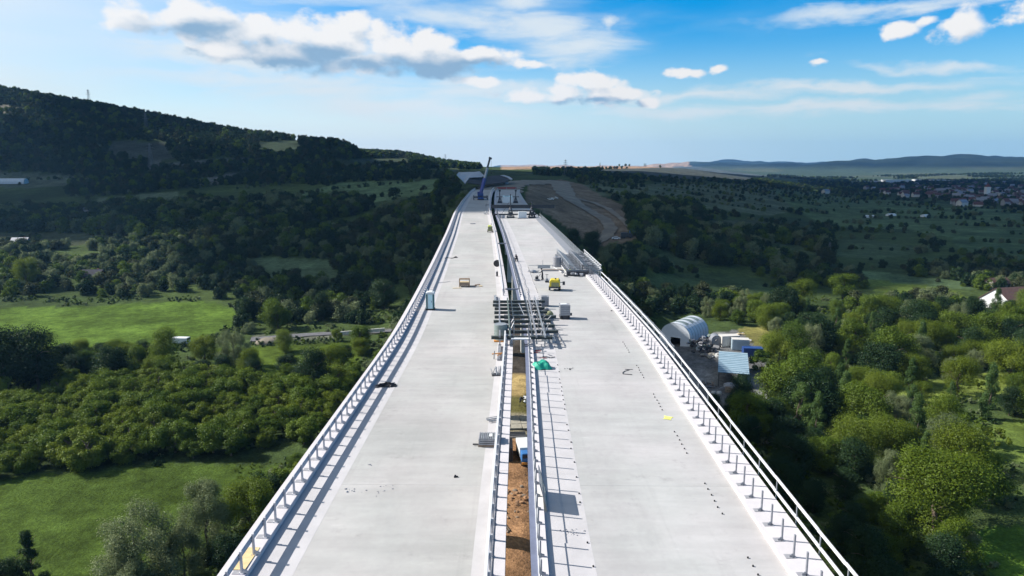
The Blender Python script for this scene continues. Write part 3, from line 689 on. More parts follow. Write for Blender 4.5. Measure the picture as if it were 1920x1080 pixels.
# black tarpaulin and cables
t = deckthing('black_tarpaulin', 724, 724, 'crumpled black tarpaulin on the kerb side of the left carriageway', 'tarpaulin')
m = MB(); g = 12
vs = [(-.85 + 1.7 * i / g + .12 * rr.uniform(-1, 1), -.35 + .7 * j / g + .1 * rr.uniform(-1, 1) + .25 * (i / g - .5), .03 + .38 * rr.random() * math.sin(math.pi * i / g) * math.sin(math.pi * j / g) + .02) for i in range(g + 1) for j in range(g + 1)]
m.add(vs, [(i * (g + 1) + j, (i + 1) * (g + 1) + j, (i + 1) * (g + 1) + j + 1, i * (g + 1) + j + 1) for i in range(g) for j in range(g)]).build('tarpaulin_sheet', 'black_plastic', t)
MB().tube((-.8, -.3, .05), (.7, .35, .22), .035, n=6).build('cable', 'dull_steel', t)
t = deckthing('hose', 845, 484, 'black hose looping across the left kerb far down the deck', 'hose')
m = MB(); m.path([(-1.1 + .22 * k, -.4 + .5 * math.sin(k * .8) + .08 * k, .06) for k in range(12)], .06).build('hose_length', 'black_plastic', t); MB().ball((.95, .45, .15), .2, sq=(1.4, 1, .7)).build('coupling', 'black_plastic', t)
t = deckthing('wire_coil', 833, 530, 'thin wire lying on the left kerb strip behind the toilet', 'wire'); MB().path([(-.9 + .2 * k, -.4 + .13 * k + .05 * math.sin(k), .04) for k in range(10)], .025).build('wire', 'dull_steel', t)
t = deckthing('small_boot', 855, 895, 'small black scrap lying alone on the left carriageway', 'scrap', .3)
MB().box((0, 0, .04), (.26, .1, .08)).build('sole', 'black_plastic', t, bevel=.02); MB().ball((-.04, .02, .1), .07, sq=(1, .8, 1)).build('top', 'black_plastic', t)
t = deckthing('yellow_board', 476, 1046, 'yellowish plywood board on the kerb at the near left corner', 'board', heading(30)); t.location = Wp(30.2, .72, .334)
MB().box((0, 0, .012), (.8, 1.9, .022)).build('board', 'pale_wood', t)
t = deckthing('steel_shoe', 490, 1076, 'small dark steel shoe by the near left post', 'fitting'); t.location = Wp(28.9, 1.9, 0); MB().box((0, 0, .05), (.5, .22, .1)).build('shoe', 'dull_steel', t)
# little heaps of dust and stains of grit
def grit(name, u, v, lab, n, w, mt, sz=.05):
    t = deckthing(name, u, v, lab, 'rubble'); q = random.Random(u * 7 + v); m = MB()
    for i in range(n):
        s = sz * q.uniform(.5, 1.6); m.ball((q.gauss(0, w), q.gauss(0, w * .6), s * .3), s, 5, 3, (1, q.uniform(.6, 1), .6), .5, i)
    m.build('crumb', mt, t); return t
grit('concrete_crumbs', 658, 918, 'few concrete crumbs beside the shadow strip on the left deck', 9, .22, 'dull_steel')
grit('concrete_crumbs', 715, 918, 'thin scatter of grit right of the crumbs on the left deck', 14, .5, 'grey_plastic', .035)
grit('concrete_crumbs', 693, 872, 'two small specks further up the left shadow strip', 5, .12, 'dull_steel', .04)
grit('concrete_crumbs', 1073, 997, 'grey grit patch near the shadow panel on the right deck', 30, .3, 'grey_plastic', .04)
grit('concrete_crumbs', 1068, 692, 'dark crumbs left of the wire curl on the right deck', 8, .25, 'dark_steel', .06)
grit('concrete_crumbs', 1148, 583, 'dark scrap on the right kerb line', 6, .25, 'dark_steel', .07)
# inner edge of the left deck, further away
t = deckthing('cable_reel', 932, 500, 'black cable reel standing beside the central rail', 'reel', 1.3)
for sx in (-.2, .2): MB().tube((sx - .03, 0, .6), (sx + .03, 0, .6), .6, n=20).build('flange', 'black_plastic', t)
MB().tube((-.2, 0, .6), (.2, 0, .6), .38, n=16).build('drum', 'dull_steel', t)
t = deckthing('gas_bottle', 932, 518, 'small dark cylinder standing below the cable reel', 'cylinder'); MB().tube((0, 0, 0), (0, 0, .75), .16, n=12).build('bottle', 'dark_steel', t); MB().tube((0, 0, .75), (0, 0, .9), .07, n=8).build('valve', 'scaffold_steel', t)
t = deckthing('mortar_mixer', 919, 435, 'olive and white site machine on wheels beside the central rail', 'machine')
MB().box((0, 0, .9), (1.2, 2.2, 1.1)).build('body', 'olive_paint', t, bevel=.1); MB().box((-.1, -.3, 1.6), (.9, 1.1, .4)).build('hood', 'yellow_sheet', t, bevel=.08)
for sx in (-1, 1):
    for sy in (-.7, .7): MB().tube((sx * .5, sy, .32), (sx * .7, sy, .32), .32, n=14).build('wheel', 'rubber', t)
MB().bar((.2, -1.1, .5), (.3, -1.9, .3), .1).build('drawbar', 'dark_steel', t); MB().tube((.3, .5, 1.4), (.3, .5, 2.2), .07).build('exhaust', 'dark_steel', t)
t = deckthing('bent_pipe', 886, 420, 'short bent white pipe lying on the far left deck', 'pipe'); MB().path([(-.7, 0, .12), (-.5, -.1, .1), (0, -.15, .1), (.5, -.1, .1), (.7, 0, .12), (.75, .3, .15)], .1, 8).build('pipe', 'dull_steel', t)
t = deckthing('steel_offcuts', 912, 402, 'tangle of steel offcuts beside the far central rail', 'steel offcuts')
for i in range(9): MB().bar((rr.uniform(-1, 1), rr.uniform(-1, 1), .1), (rr.uniform(-1, 1), rr.uniform(-1, 1), rr.uniform(.2, 1.3)), .1).build('offcut', 'scaffold_steel', t)
t = deckthing('trestle', 914, 388, 'dark low trestle beside the far central rail', 'trestle'); MB().box((0, 0, .8), (1.5, .3, .2)).build('beam', 'dark_steel', t)
for sx in (-.6, .6): MB().bar((sx, -.4, 0), (sx, 0, .75), .09).build('leg', 'dark_steel', t); MB().bar((sx, .4, 0), (sx, 0, .75), .09).build('leg', 'dark_steel', t)

# mobile crane at the far end
cx, cy, cz = on_deck(901, 374.5)
t = empty('mobile_crane', (cx, cy, cz), .06, 'blue mobile crane with its boom raised at the far end of the left deck', 'crane')
MB().box((0, 2, 1.0), (2.6, 11, .7)).build('chassis', 'dark_steel', t); cab = MB().prism([(6, 1.2), (7.6, 1.2), (7.6, 2.3), (7.2, 3.1), (6, 3.1)], -1.25, 1.25, 'x').build('cab', 'crane_blue', t)
MB().box((0, 7.45, 2.5), (2.2, .06, .8)).build('windscreen', 'window_glass', cab)
MB().box((0, .8, 2.1), (2.5, 4.6, 1.3)).build('turntable', 'crane_blue', t, bevel=.1); MB().box((0, -2.1, 2.3), (2.6, 1.3, 1.5)).build('counterweight', 'blue_paint', t, bevel=.08)
oc = MB().box((-.95, 2.3, 2.9), (.9, 1.7, 1.5)).build('operator_cabin', 'crane_blue', t, bevel=.1); MB().box((-.95, 3.17, 3.05), (.8, .04, .9)).build('window', 'window_glass', oc)
for y in (-2.6, -1.1, .6, 4.6, 6.2):
    for sx in (-1, 1): MB().tube((sx * 1.0, y, .62), (sx * 1.38, y, .62), .62, n=16).build('wheel', 'rubber', t)
for y in (-3.3, 4.0):
    MB().box((0, y, 1.15), (6.4, .4, .38)).build('outrigger_beam', 'dark_steel', t)
    for sx in (-1, 1): MB().tube((sx * 3.1, y, .12), (sx * 3.1, y, 1.9), .2, n=10).build('outrigger_leg', 'dark_steel', t); MB().box((sx * 3.1, y, .07), (.9, .9, .12)).build('outrigger_pad', 'dull_steel', t)
MB().box((0, -3.9, 1.85), (6.3, .12, .14)).build('rear_rail', 'dark_steel', t); MB().box((0, -3.9, .9), (2.5, .2, .9)).build('rear_bumper', 'blue_paint', t)
b0 = Vector((.1, .2, 2.9))
def _boomtip():
    r = ray(920.5, 297); yy = cy + 8; k = yy / r[1]; return Vector((r[0] * k - cx, yy - cy, CH + r[2] * k - cz))
tip = _boomtip(); bl = [b0 + (tip - b0) * f for f in (0, .42, .72, 1.0)]
bm_ = MB().bar(bl[0], bl[1], 1.15, 1.3).build('boom', 'crane_blue', t); MB().bar(bl[1], bl[2], .85, .95).build('boom', 'dull_steel', t); MB().bar(bl[2], bl[3], .6, .7).build('boom', 'dark_steel', t)
MB().box(tuple(tip + Vector((.2, 0, .1))), (1.5, .9, .9), 0, 0, .4).build('boom_head', 'dark_steel', t); MB().tube(tuple(b0 + Vector((.2, 1.6, -.3))), tuple(bl[0] + (bl[1] - bl[0]) * .55), .28, n=10).build('luffing_ram', 'bright_steel', t)
MB().tube(tuple(tip + Vector((.6, 0, 0))), tuple(tip + Vector((.6, 0, -6.5))), .05, n=6).build('hoist_rope', 'dark_steel', t); MB().box(tuple(tip + Vector((.6, 0, -6.8))), (.4, .4, .7)).build('hook_block', 'dark_steel', t)

# dark gantry across the right deck
gx, gy, gz = on_deck(930, 409); 
t = empty('gantry_beam', (gx, gy, gz), heading(gy), 'long dark steel gantry crossing the right deck and overhanging its right edge', 'gantry')
for yy, zz, hh, x0, x1 in ((0, 1.2, .35, -1, 13.0), (2.0, 3.6, 1.0, -1.6, 19.0), (.2, 2.3, .25, 4, 12.5)):
    MB().box(((x0 + x1) / 2, yy, zz + hh / 2), (x1 - x0, .25, .12)).build('flange', 'dark_steel', t); MB().box(((x0 + x1) / 2, yy, zz - hh / 2), (x1 - x0, .25, .12)).build('flange', 'dark_steel', t)
    MB().box(((x0 + x1) / 2, yy, zz), (x1 - x0, .08, hh - .12)).build('web', 'dark_steel', t)
for x in (4.7, 11.6):
    for dx, dy in ((-1, -1), (1, -1), (-1, 1), (1, 1)): MB().bar((x + dx * 1.0, dy * 1.3 + 1, 0), (x + dx * .15, dy * .3 + 1, 3.4), .22).build('leg', 'dark_steel', t)
    MB().box((x, 1, .25), (2.4, 3, .25)).build('base_frame', 'dark_steel', t); MB().tube((x, 1, 3.5), (x, 1, 7.6 if x < 9 else 5.2), .16, n=8).build('mast', 'dark_steel', t); MB().box((x, 1, 1.2), (.9, 1.4, 1.3)).build('winch', 'dark_steel', t, bevel=.1)
for x in np.arange(-1, 13, 1.4): MB().bar((x, 0, .1), (x, 0, 1.1), .1).build('strut', 'dull_steel', t)
for k, (a, b) in enumerate((((1.2, 1, .2), (4.4, 1.2, 5.2)), ((-1, 1, .3), (-.2, 1, 2.5)), ((13.5, .8, .1), (14.8, 1, 2.6)))): MB().bar(a, b, .1).build('brace', 'dark_steel', t)
MB().box((8.4, -.9, 1.1), (2.7, 1.2, 2.1)).build('water_tank', 'white_paint', t, bevel=.12)
MB().box((8.4, -1.8, .12), (3.2, 1.0, .2)).build('tank_skid', 'dull_steel', t)
for x in (1.2, 2.4): MB().box((x, -.4, .5), (.9, .9, .9)).build('crate', 'dull_steel', t)
# white formwork wagon beyond it, between two dark towers
gx, gy, gz = on_deck(952, 381)
t = empty('formwork_wagon', (gx, gy, gz), heading(gy), 'pale teal box wagon between two dark towers at the end of the right deck', 'formwork')
MB().box((0, 5, 1.4), (4.4, 11, 2.6)).build('box', 'white_paint', t, bevel=.1); MB().box((0, 5, 2.76), (4.0, 10, .1)).build('cover', 'pale_teal_plastic', t); MB().box((-.4, 3, 2.9), (1.8, .6, .2)).build('hatch', 'teal_plastic', t)
for x in (-3.4, 3.4):
    for dx, dy in ((-1, -1), (1, -1), (-1, 1), (1, 1)): MB().bar((x + dx * .9, dy * .9, 0), (x + dx * .1, dy * .2, 2.6), .22).build('leg', 'dark_steel', t)
    MB().tube((x, 0, 0), (x, 0, 5.4), .2, n=8).build('tower', 'dark_steel', t); MB().box((x, 0, 2.7), (2.8, .3, .3)).build('cross_arm', 'dark_steel', t); MB().box((x, 0, 5.3), (.9, .6, .7)).build('tower_head', 'dark_steel', t); MB().box((x, 0, .5), (1.7, 1.4, .9)).build('base', 'dark_steel', t)
# two workers
def person(x, y, z, rz, lab, J, colr, hat='hi_vis', legc=None, sc=1.0):
    """J: joints by name -> (x, y, z); one skinned body with five short fingers on each hand"""
    root = empty('person', (x, y, z), rz, lab, 'person'); root.scale = (sc,) * 3
    order = ['pelvis', 'waist', 'chest', 'neck', 'head', 'lsh', 'lel', 'lwr', 'lha', 'rsh', 'rel', 'rwr', 'rha', 'lhip', 'lkn', 'lan', 'lto', 'rhip', 'rkn', 'ran', 'rto']
    rad = dict(pelvis=.145, waist=.125, chest=.155, neck=.055, head=.095, lsh=.07, lel=.045, lwr=.032, lha=.036, rsh=.07, rel=.045, rwr=.032, rha=.036, lhip=.09, lkn=.06, lan=.045, lto=.04, rhip=.09, rkn=.06, ran=.045, rto=.04)
    vs = [J[k] for k in order]; rd = [rad[k] for k in order]; ix = {k: i for i, k in enumerate(order)}
    E = [('pelvis', 'waist'), ('waist', 'chest'), ('chest', 'neck'), ('neck', 'head'), ('chest', 'lsh'), ('lsh', 'lel'), ('lel', 'lwr'), ('lwr', 'lha'), ('chest', 'rsh'), ('rsh', 'rel'), ('rel', 'rwr'), ('rwr', 'rha'),
         ('pelvis', 'lhip'), ('lhip', 'lkn'), ('lkn', 'lan'), ('lan', 'lto'), ('pelvis', 'rhip'), ('rhip', 'rkn'), ('rkn', 'ran'), ('ran', 'rto')]
    es = [(ix[a], ix[b]) for a, b in E]
    for sd in 'lr':
        w, h = Vector(J[sd + 'wr']), Vector(J[sd + 'ha']); d = (h - w).normalized(); side = d.cross(Vector((0, 1, .2))).normalized()
        for k in range(5):
            off = side * (-.03 + .015 * k); ln = (.05, .075, .08, .072, .055)[k]; a = h + off + d * .02; b = a + d * ln + Vector((0, .012, -.01))
            vs.append(tuple(a)); rd.append(.010); vs.append(tuple(b)); rd.append(.008); es += [(ix[sd + 'ha'], len(vs) - 2), (len(vs) - 2, len(vs) - 1)]
    me = bpy.data.meshes.new('body'); me.from_pydata(vs, es, []); me.materials.append(M[colr]); o = bpy.data.objects.new('body', me); COL.objects.link(o); o.parent = root
    sk = o.modifiers.new('skin', 'SKIN'); sk.use_smooth_shade = True
    for i, dat in enumerate(me.skin_vertices[0].data): dat.radius = (rd[i], rd[i]); dat.use_root = (i == 0)
    sb = o.modifiers.new('sub', 'SUBSURF'); sb.levels = 1; sb.render_levels = 2
    hx, hy, hz = J['head']; MB().ball((hx, hy, hz + .03), .108, 12, 8, (1, 1.1, 1.15)).build('face', 'skin', root, True)
    f = MB().ball((hx, hy, hz + .08), .13, 12, 8, (1, 1.15, .9)); f.tube((hx, hy, hz + .055), (hx, hy, hz + .075), .165, n=14); f.build('helmet', hat, root, True)
    m = MB(); m.ball((hx - .035, hy + .115, hz + .03), .014, 6, 4); m.ball((hx + .035, hy + .115, hz + .03), .014, 6, 4); m.build('eyes', 'black_plastic', root); MB().box((hx, hy + .125, hz), (.025, .04, .04)).build('nose', 'skin', root)
    if legc:
        for sd in 'lr':
            a, b, c_ = Vector(J[sd + 'hip']), Vector(J[sd + 'kn']), Vector(J[sd + 'an']); MB().tube(a, b, .115, .085, 10).tube(b, c_, .085, .07, 10).build('trouser_leg', legc, root, True)
            MB().box(tuple((Vector(J[sd + 'an']) + Vector(J[sd + 'to'])) / 2 - Vector((0, 0, .02))), (.11, .3, .11)).build('boot', 'black_plastic', root, bevel=.02)
    return root
stand = dict(pelvis=(0, 0, .95), waist=(0, .03, 1.12), chest=(0, .08, 1.36), neck=(0, .11, 1.54), head=(0, .15, 1.64), lsh=(-.2, .09, 1.43), lel=(-.27, .22, 1.2), lwr=(-.2, .44, 1.1), lha=(-.18, .5, 1.08),
             rsh=(.2, .09, 1.43), rel=(.27, .22, 1.2), rwr=(.16, .44, 1.08), rha=(.14, .5, 1.06), lhip=(-.1, 0, .9), lkn=(-.13, .08, .5), lan=(-.14, 0, .1), lto=(-.15, .16, .05), rhip=(.1, 0, .9), rkn=(.14, -.02, .5), ran=(.15, -.12, .1), rto=(.16, .04, .05))
x, y, z = on_deck(1017, 524.5); person(x, y, z, R(80), 'worker in dark clothes pushing a floor machine on the right deck', stand, 'dark_cloth', 'dark_cloth', 'dark_cloth', 1.03)
crouch = dict(pelvis=(0, -.18, .38), waist=(0, -.1, .55), chest=(0, .02, .76), neck=(0, .1, .9), head=(0, .17, .97), lsh=(-.19, .03, .82), lel=(-.25, .2, .6), lwr=(-.14, .38, .48), lha=(-.12, .44, .46),
              rsh=(.19, .03, .82), rel=(.25, .2, .6), rwr=(.14, .38, .45), rha=(.12, .44, .43), lhip=(-.1, -.16, .36), lkn=(-.18, .24, .5), lan=(-.17, .02, .1), lto=(-.18, .18, .05), rhip=(.1, -.16, .36), rkn=(.18, .24, .5), ran=(.17, .02, .1), rto=(.18, .18, .05))
x, y, z = on_deck(968.5, 490); person(x, y, z, R(150), 'worker in dark clothes crouching beside the inner edge of the right deck', crouch, 'dark_cloth', 'dark_cloth', 'dark_cloth', 1.15)
t = deckthing('power_trowel', 1006.5, 526, 'small floor machine with a long handle pushed by the standing worker', 'machine', 0)
MB().tube((0, 0, .1), (0, 0, .2), .48, n=18).build('guard_ring', 'dull_steel', t); MB().box((0, 0, .42), (.5, .45, .4)).build('engine', 'dark_steel', t, bevel=.05); MB().bar((.15, 0, .5), (.62, .0, 1.06), .06).build('handle', 'dark_steel', t); MB().tube((.05, .1, .6), (.05, .1, .8), .09, n=10).build('fuel_tank', 'black_plastic', t)
t = deckthing('vibrating_plate', 1025.5, 529, 'small dark compactor with an upright handle beside the yellow machine', 'machine', 0)
MB().box((0, 0, .12), (.62, .7, .2)).build('plate', 'dark_steel', t, bevel=.04); MB().box((0, 0, .4), (.4, .4, .4)).build('engine', 'dull_steel', t, bevel=.05); MB().bar((0, .2, .5), (0, .35, 1.1), .07).build('handle', 'dark_steel', t); MB().box((0, .36, 1.12), (.45, .07, .07)).build('grip', 'black_plastic', t)
# yellow compressor
t = deckthing('compressor', 1040, 544.5, 'yellow wheeled compressor standing on the right deck', 'compressor', -.1)
MB().prism([(-.75, .62), (.75, .62), (.75, 1.35), (.55, 1.62), (-.55, 1.62), (-.75, 1.35)], -.55, 1.3).build('canopy', 'yellow_paint', t, bevel=.04)
MB().box((0, .35, .52), (1.4, 1.9, .24)).build('frame', 'dark_steel', t); MB().box((.08, -.565, .95), (1.1, .04, .6)).build('grille', 'olive_paint', t)
for sx in (-1, 1): MB().tube((sx * .62, .1, .34), (sx * .86, .1, .34), .34, n=16).build('wheel', 'rubber', t)
MB().bar((-.6, -.45, .0), (-.6, -.45, .6), .1).build('support_leg', 'scaffold_steel', t); MB().bar((.55, -.45, .0), (.55, -.45, .6), .1).build('support_leg', 'dark_steel', t)
MB().bar((.7, .4, 1.1), (1.3, .5, 1.15), .1).build('drawbar', 'scaffold_steel', t); MB().box((1.3, .5, 1.0), (.35, .3, .5)).build('lamp_box', 'dark_steel', t); MB().tube((.1, .2, 1.6), (.1, .2, 1.78), .12).build('exhaust_cap', 'dark_steel', t)
# boards and heaps above it
t = deckthing('tool_heap', 1000, 511, 'dark heap of tools and clamps left of the standing worker', 'tools')
for i in range(11): a = rr.uniform(0, 6.3); MB().bar((rr.uniform(-.6, .6), rr.uniform(-.5, .5), .06), (1.0 * math.cos(a), .6 * math.sin(a), rr.uniform(.1, .35)), .13, .08).build('tool', ('dull_steel', 'dark_steel', 'scaffold_steel')[i % 3], t)
MB().ball((0, 0, .15), .5, 10, 6, (1.1, .8, .7), .4, 4).build('sack', 'dull_steel', t)
t = deckthing('levelling_board', 1022, 503.5, 'wide thin levelling board behind the standing worker', 'board'); MB().box((-.2, 0, .3), (2.2, .06, .5)).build('board', 'scaffold_steel', t); MB().box((-.1, .05, .58), (5.6, .1, .07)).build('rail', 'dull_steel', t); MB().bar((-.4, .1, .6), (-.4, .1, 1.5), .06).build('handle', 'scaffold_steel', t)
t = deckthing('timber_stack', 1036, 507.5, 'low stack of grey timbers between worker and edge formwork', 'timber')
for i in range(5): MB().box((0, -.4 + .2 * i, .08 + .05 * (i % 2)), (3.8 - .2 * i, .17, .16)).build('plank', 'weathered_wood' if i % 2 else 'dull_steel', t)
MB().box((2.6, -.1, .1), (1.2, .5, .12)).build('plank', 'yellow_sheet', t)
# two grey IBC-like crates
def crate(name, u, v, lab, w, h, wheels):
    t = deckthing(name, u, v, lab, 'crate', .04)
    z0 = .42 if wheels else .16
    MB().box((0, 0, z0 / 2 + .02), (w * .98, w * .95, z0 - .06)).build('pallet', 'dark_steel', t)
    MB().box((0, 0, z0 + h / 2), (w - .08, w - .08, h)).build('body', 'grey_plastic', t, bevel=.03)
    for k in range(5): MB().box((0, 0, z0 + h * (.1 + .2 * k)), (w, w, .05)).build('band', 'scaffold_steel' if wheels else 'grey_plastic', t)
    for sx in (-1, 1):
        for sy in (-1, 1): MB().box((sx * (w / 2 - .02), sy * (w / 2 - .02), z0 + h / 2), (.06, .06, h + .05)).build('corner_post', 'scaffold_steel', t)
    MB().box((-.1 * w, 0, z0 + h + .03), (w * .6, w * .6, .05)).build('lid', 'white_paint' if wheels else 'dull_steel', t)
    if wheels:
        for sx in (-1, 1): MB().tube((sx * .35 * w - .08, -.5, .2), (sx * .35 * w + .08, -.5, .2), .2, n=12).build('wheel', 'rubber', t)
        MB().box((w * .6, -.1, .5), (.3, .3, .3)).build('tap', 'dark_steel', t)
crate('liquid_container', 1021.5, 573.5, 'smaller grey box container on the right deck, nearer the yellow machine', .95, 1.15, False)
crate('wheeled_container', 1058.5, 596.5, 'larger ribbed grey container on wheels on the right deck', 1.2, 1.3, True)
t = deckthing('generator', 1030, 597, 'small olive drum-like generator beside the cross formwork', 'generator', .3)
MB().ball((0, 0, .5), .5, 14, 8, (1.0, .9, .85), .08, 2).build('drum', 'olive_paint', t, True); MB().box((0, 0, .1), (.9, .7, .15)).build('skid', 'dull_steel', t); MB().box((-.35, .3, .95), (.6, .35, .22), .3).build('motor', 'dark_steel', t, bevel=.04)
# green tarpaulin over something
t = deckthing('green_tarpaulin', 1014, 690, 'bright green tarpaulin draped over gear beside the central rail', 'tarpaulin', .1)
m = MB(); g = 18; vs = []
for i in range(g + 1):
    for j in range(g + 1):
        a = -1 + 2 * i / g; b = -1 + 2 * j / g; r2 = min(1, (a ** 4 + b ** 4) ** .25); h = .85 * (1 - r2 ** 3) * (.74 + .26 * a) + .07 * math.sin(a * 9 + b * 3) * (1 - r2) + .05 * math.sin(b * 11 - a * 5)
        vs.append((a * .92 - .1 * b, b * .68 + .05 * math.sin(a * 8), max(.02, h + .03)))
m.add(vs, [(i * (g + 1) + j, (i + 1) * (g + 1) + j, (i + 1) * (g + 1) + j + 1, i * (g + 1) + j + 1) for i in range(g) for j in range(g)]).build('tarpaulin_sheet', 'green_tarp', t, True)
MB().box((.15, 0, .3), (1.0, .6, .5)).build('covered_box', 'dark_steel', t)
t = deckthing('scrap_heap', 1012, 665, 'scattered rods and red scraps between formwork and green tarpaulin', 'scrap')
for i in range(16): a = rr.uniform(0, 6.3); x_ = rr.uniform(-.9, 1.2); y_ = rr.uniform(-1.6, 1.6); MB().bar((x_, y_, .04), (x_ + .7 * math.cos(a), y_ + .3 * math.sin(a), .08 + .1 * rr.random()), .07, .05).build('scrap_piece', ('dull_steel', 'dark_steel', 'red_paint', 'dark_steel', 'scaffold_steel')[i % 5], t)
t = deckthing('wire_curl', 1176, 697, 'thin bent wire curled on the right deck', 'wire')
MB().path([(.6, .6, .03), (-.1, .65, .03), (.25, .45, .03), (-.2, .1, .03), (-.45, -.35, .03), (-.5, -.75, .03), (0, -.9, .03), (.3, -1.0, .03)], .03).build('wire', 'dark_steel', t)
t = deckthing('yellow_sheet', 1252, 784, 'small bright yellow sheet lying flat on the right deck', 'sheet', -.45)
m = MB(); vs = [(-.3 + .1 * math.sin(j), -.33 + .165 * j, .02 + .015 * math.sin(j * 2)) for j in range(5)] + [(.28 + .06 * math.cos(j * 1.7), -.33 + .165 * j, .02 + .02 * math.cos(j * 2)) for j in range(5)]
m.add(vs, [(j, j + 5, j + 6, j + 1) for j in range(4)]).build('sheet', 'yellow_sheet', t)
# green glass panel with its frame at the inner rail
t = empty('screen_panel', Wp(36.5, GR + .93, .0), heading(36), 'greenish see-through screen panel leaning on the rail above its dark shadow', 'panel')
gm = bpy.data.materials.new('tinted_plastic'); gm.use_nodes = True; bb = gm.node_tree.nodes['Principled BSDF']; bb.inputs['Base Color'].default_value = (.30, .38, .33, 1); bb.inputs['Alpha'].default_value = .8; bb.inputs['Roughness'].default_value = .3
m = MB(); m.add([(.02, -1.05, 0), (.02, 1.15, 0), (-.42, 1.15, 1.62), (-.42, -1.05, 1.62)], [(0, 1, 2, 3)]); m.add([(.05, -1.05, 0), (.05, 1.15, 0), (-.39, 1.15, 1.62), (-.39, -1.05, 1.62)], [(3, 2, 1, 0)]); o = m.build('panel_sheet', gm, t)
for a, b in (((.04, -1.07, 0), (-.41, -1.07, 1.64)), ((.04, 1.17, 0), (-.41, 1.17, 1.64)), ((-.41, -1.07, 1.64), (-.41, 1.17, 1.64)), ((.04, -1.07, .03), (.04, 1.17, .03)), ((-.18, -1.07, .82), (-.18, 1.17, .82))): MB().bar(a, b, .06).build('frame_bar', 'dull_steel', t)

# ------------------------------------------------------------------ cross formwork over the gap
t = empty('cross_formwork', (0, 0, 0), label='steel beam formwork platform straddling the gap between both decks', cat='formwork')
ss = [69.0, 71.2, 73.6, 75.8, 78.0, 80.3, 82.4, 84.5, 86.6]
for i, s in enumerate(ss):
    a = 11.0 + .15 * rr.uniform(-1, 1); b = 17.7 + rr.uniform(-.9, .6)
    q0, q1 = Wp(s, a, .95), Wp(s + rr.uniform(-.1, .1), b, .95)
    for dz in (-.14, .14): MB().bar(tuple(np.add(q0, (0, 0, dz))), tuple(np.add(q1, (0, 0, dz))), .34, .04).build('cross_beam', 'formwork_steel', t)
    MB().bar(q0, q1, .08, .26).build('cross_beam', 'formwork_steel', t)
for o_, nm in ((11.75, 'dull_steel'), (16.35, 'scaffold_steel'), (12.8, 'green_grey_steel'), (15.5, 'dull_steel')):
    MB().bar(Wp(68.3, o_, 1.22), Wp(87.4, o_, 1.22), .16, .2).build('long_beam', nm, t)
for s in ss[::2]:
    for o_ in (11.75, 16.35, 12.8, 15.5): MB().bar(Wp(s, o_, .02 if o_ < 12 or o_ > 16 else .24), Wp(s, o_, .85), .12).build('leg', 'scaffold_steel', t)
for k in range(30):
    s = rr.uniform(68.5, 87); o_ = rr.choice((12.4, 14.9, 15.6, 16.2, 16.7)); MB().bar(Wp(s, o_, .3), Wp(s + rr.uniform(-1.6, 1.6), o_ + rr.uniform(-.9, .9), rr.uniform(1.2, 2.1)), .07, .05).build('brace', ('scaffold_steel', 'bright_steel', 'dull_steel')[k % 3], t)
for s in np.arange(69, 87, 2.3): MB().bar(Wp(s, 15.0, .2), Wp(s, 15.0, 2.3), .06).build('guard_post', 'scaffold_steel', t); MB().bar(Wp(s, 13.2, .2), Wp(s, 13.2, 2.1), .06).build('guard_post', 'scaffold_steel', t)
for o_, z_ in ((15.0, 2.25),): MB().bar(Wp(68.8, o_, z_), Wp(87.5, o_, z_), .06).build('guard_rail_tube', 'scaffold_steel', t)
MB().bar(Wp(69, 18.4, .06), Wp(88, 17.2, .06), .10).build('side_track', 'dull_steel', t); 
for s in np.arange(69.5, 88, 2.6): MB().bar(Wp(s, 16.4, .2), Wp(s + .2, 18.2, .08), .08).build('side_strut', 'dull_steel', t)
for k in range(9): MB().box(Wp(73.5 + rr.uniform(-1, 1), 11.9 + rr.uniform(-.3, .5), .5), (.5, .5, .12), rr.random(), rr.random() * .5).build('loose_plate', 'dull_steel', t)
MB().bar(Wp(64, 11.75, .12), Wp(69, 11.75, .12), .28, .2).build('track_end', 'dull_steel', t); MB().bar(Wp(68.3, 12.9, 1.0), Wp(68.3, 14.9, 1.0), .5, .12).build('front_plate', 'white_paint', t)
for k in range(6): MB().box(Wp(70.6 + rr.uniform(-.7, .7), 16.9 + rr.uniform(-.6, .6), .25), (.45, .4, .5), rr.random()).build('loose_plate', ('white_paint', 'scaffold_steel')[k % 2], t)
dr = empty('coiled_drum', Wp(71.3, 11.8, 0), heading(72) + .02, 'grey-green ribbed drum standing at the left front of the cross formwork', 'drum')
MB().tube((0, 0, .15), (0, 0, 1.75), .70, n=28).build('shell', 'drum_green', dr, False); 
for k in range(7): MB().tube((0, 0, .25 + .22 * k), (0, 0, .31 + .22 * k), .69, n=28).build('hoop', 'green_grey_steel', dr)
MB().tube((0, 0, 1.75), (0, 0, 1.8), .67, n=28).build('lid', 'scaffold_steel', dr); MB().box((0, 0, .07), (1.4, 1.4, .14)).build('skid', 'orange_paint', dr)

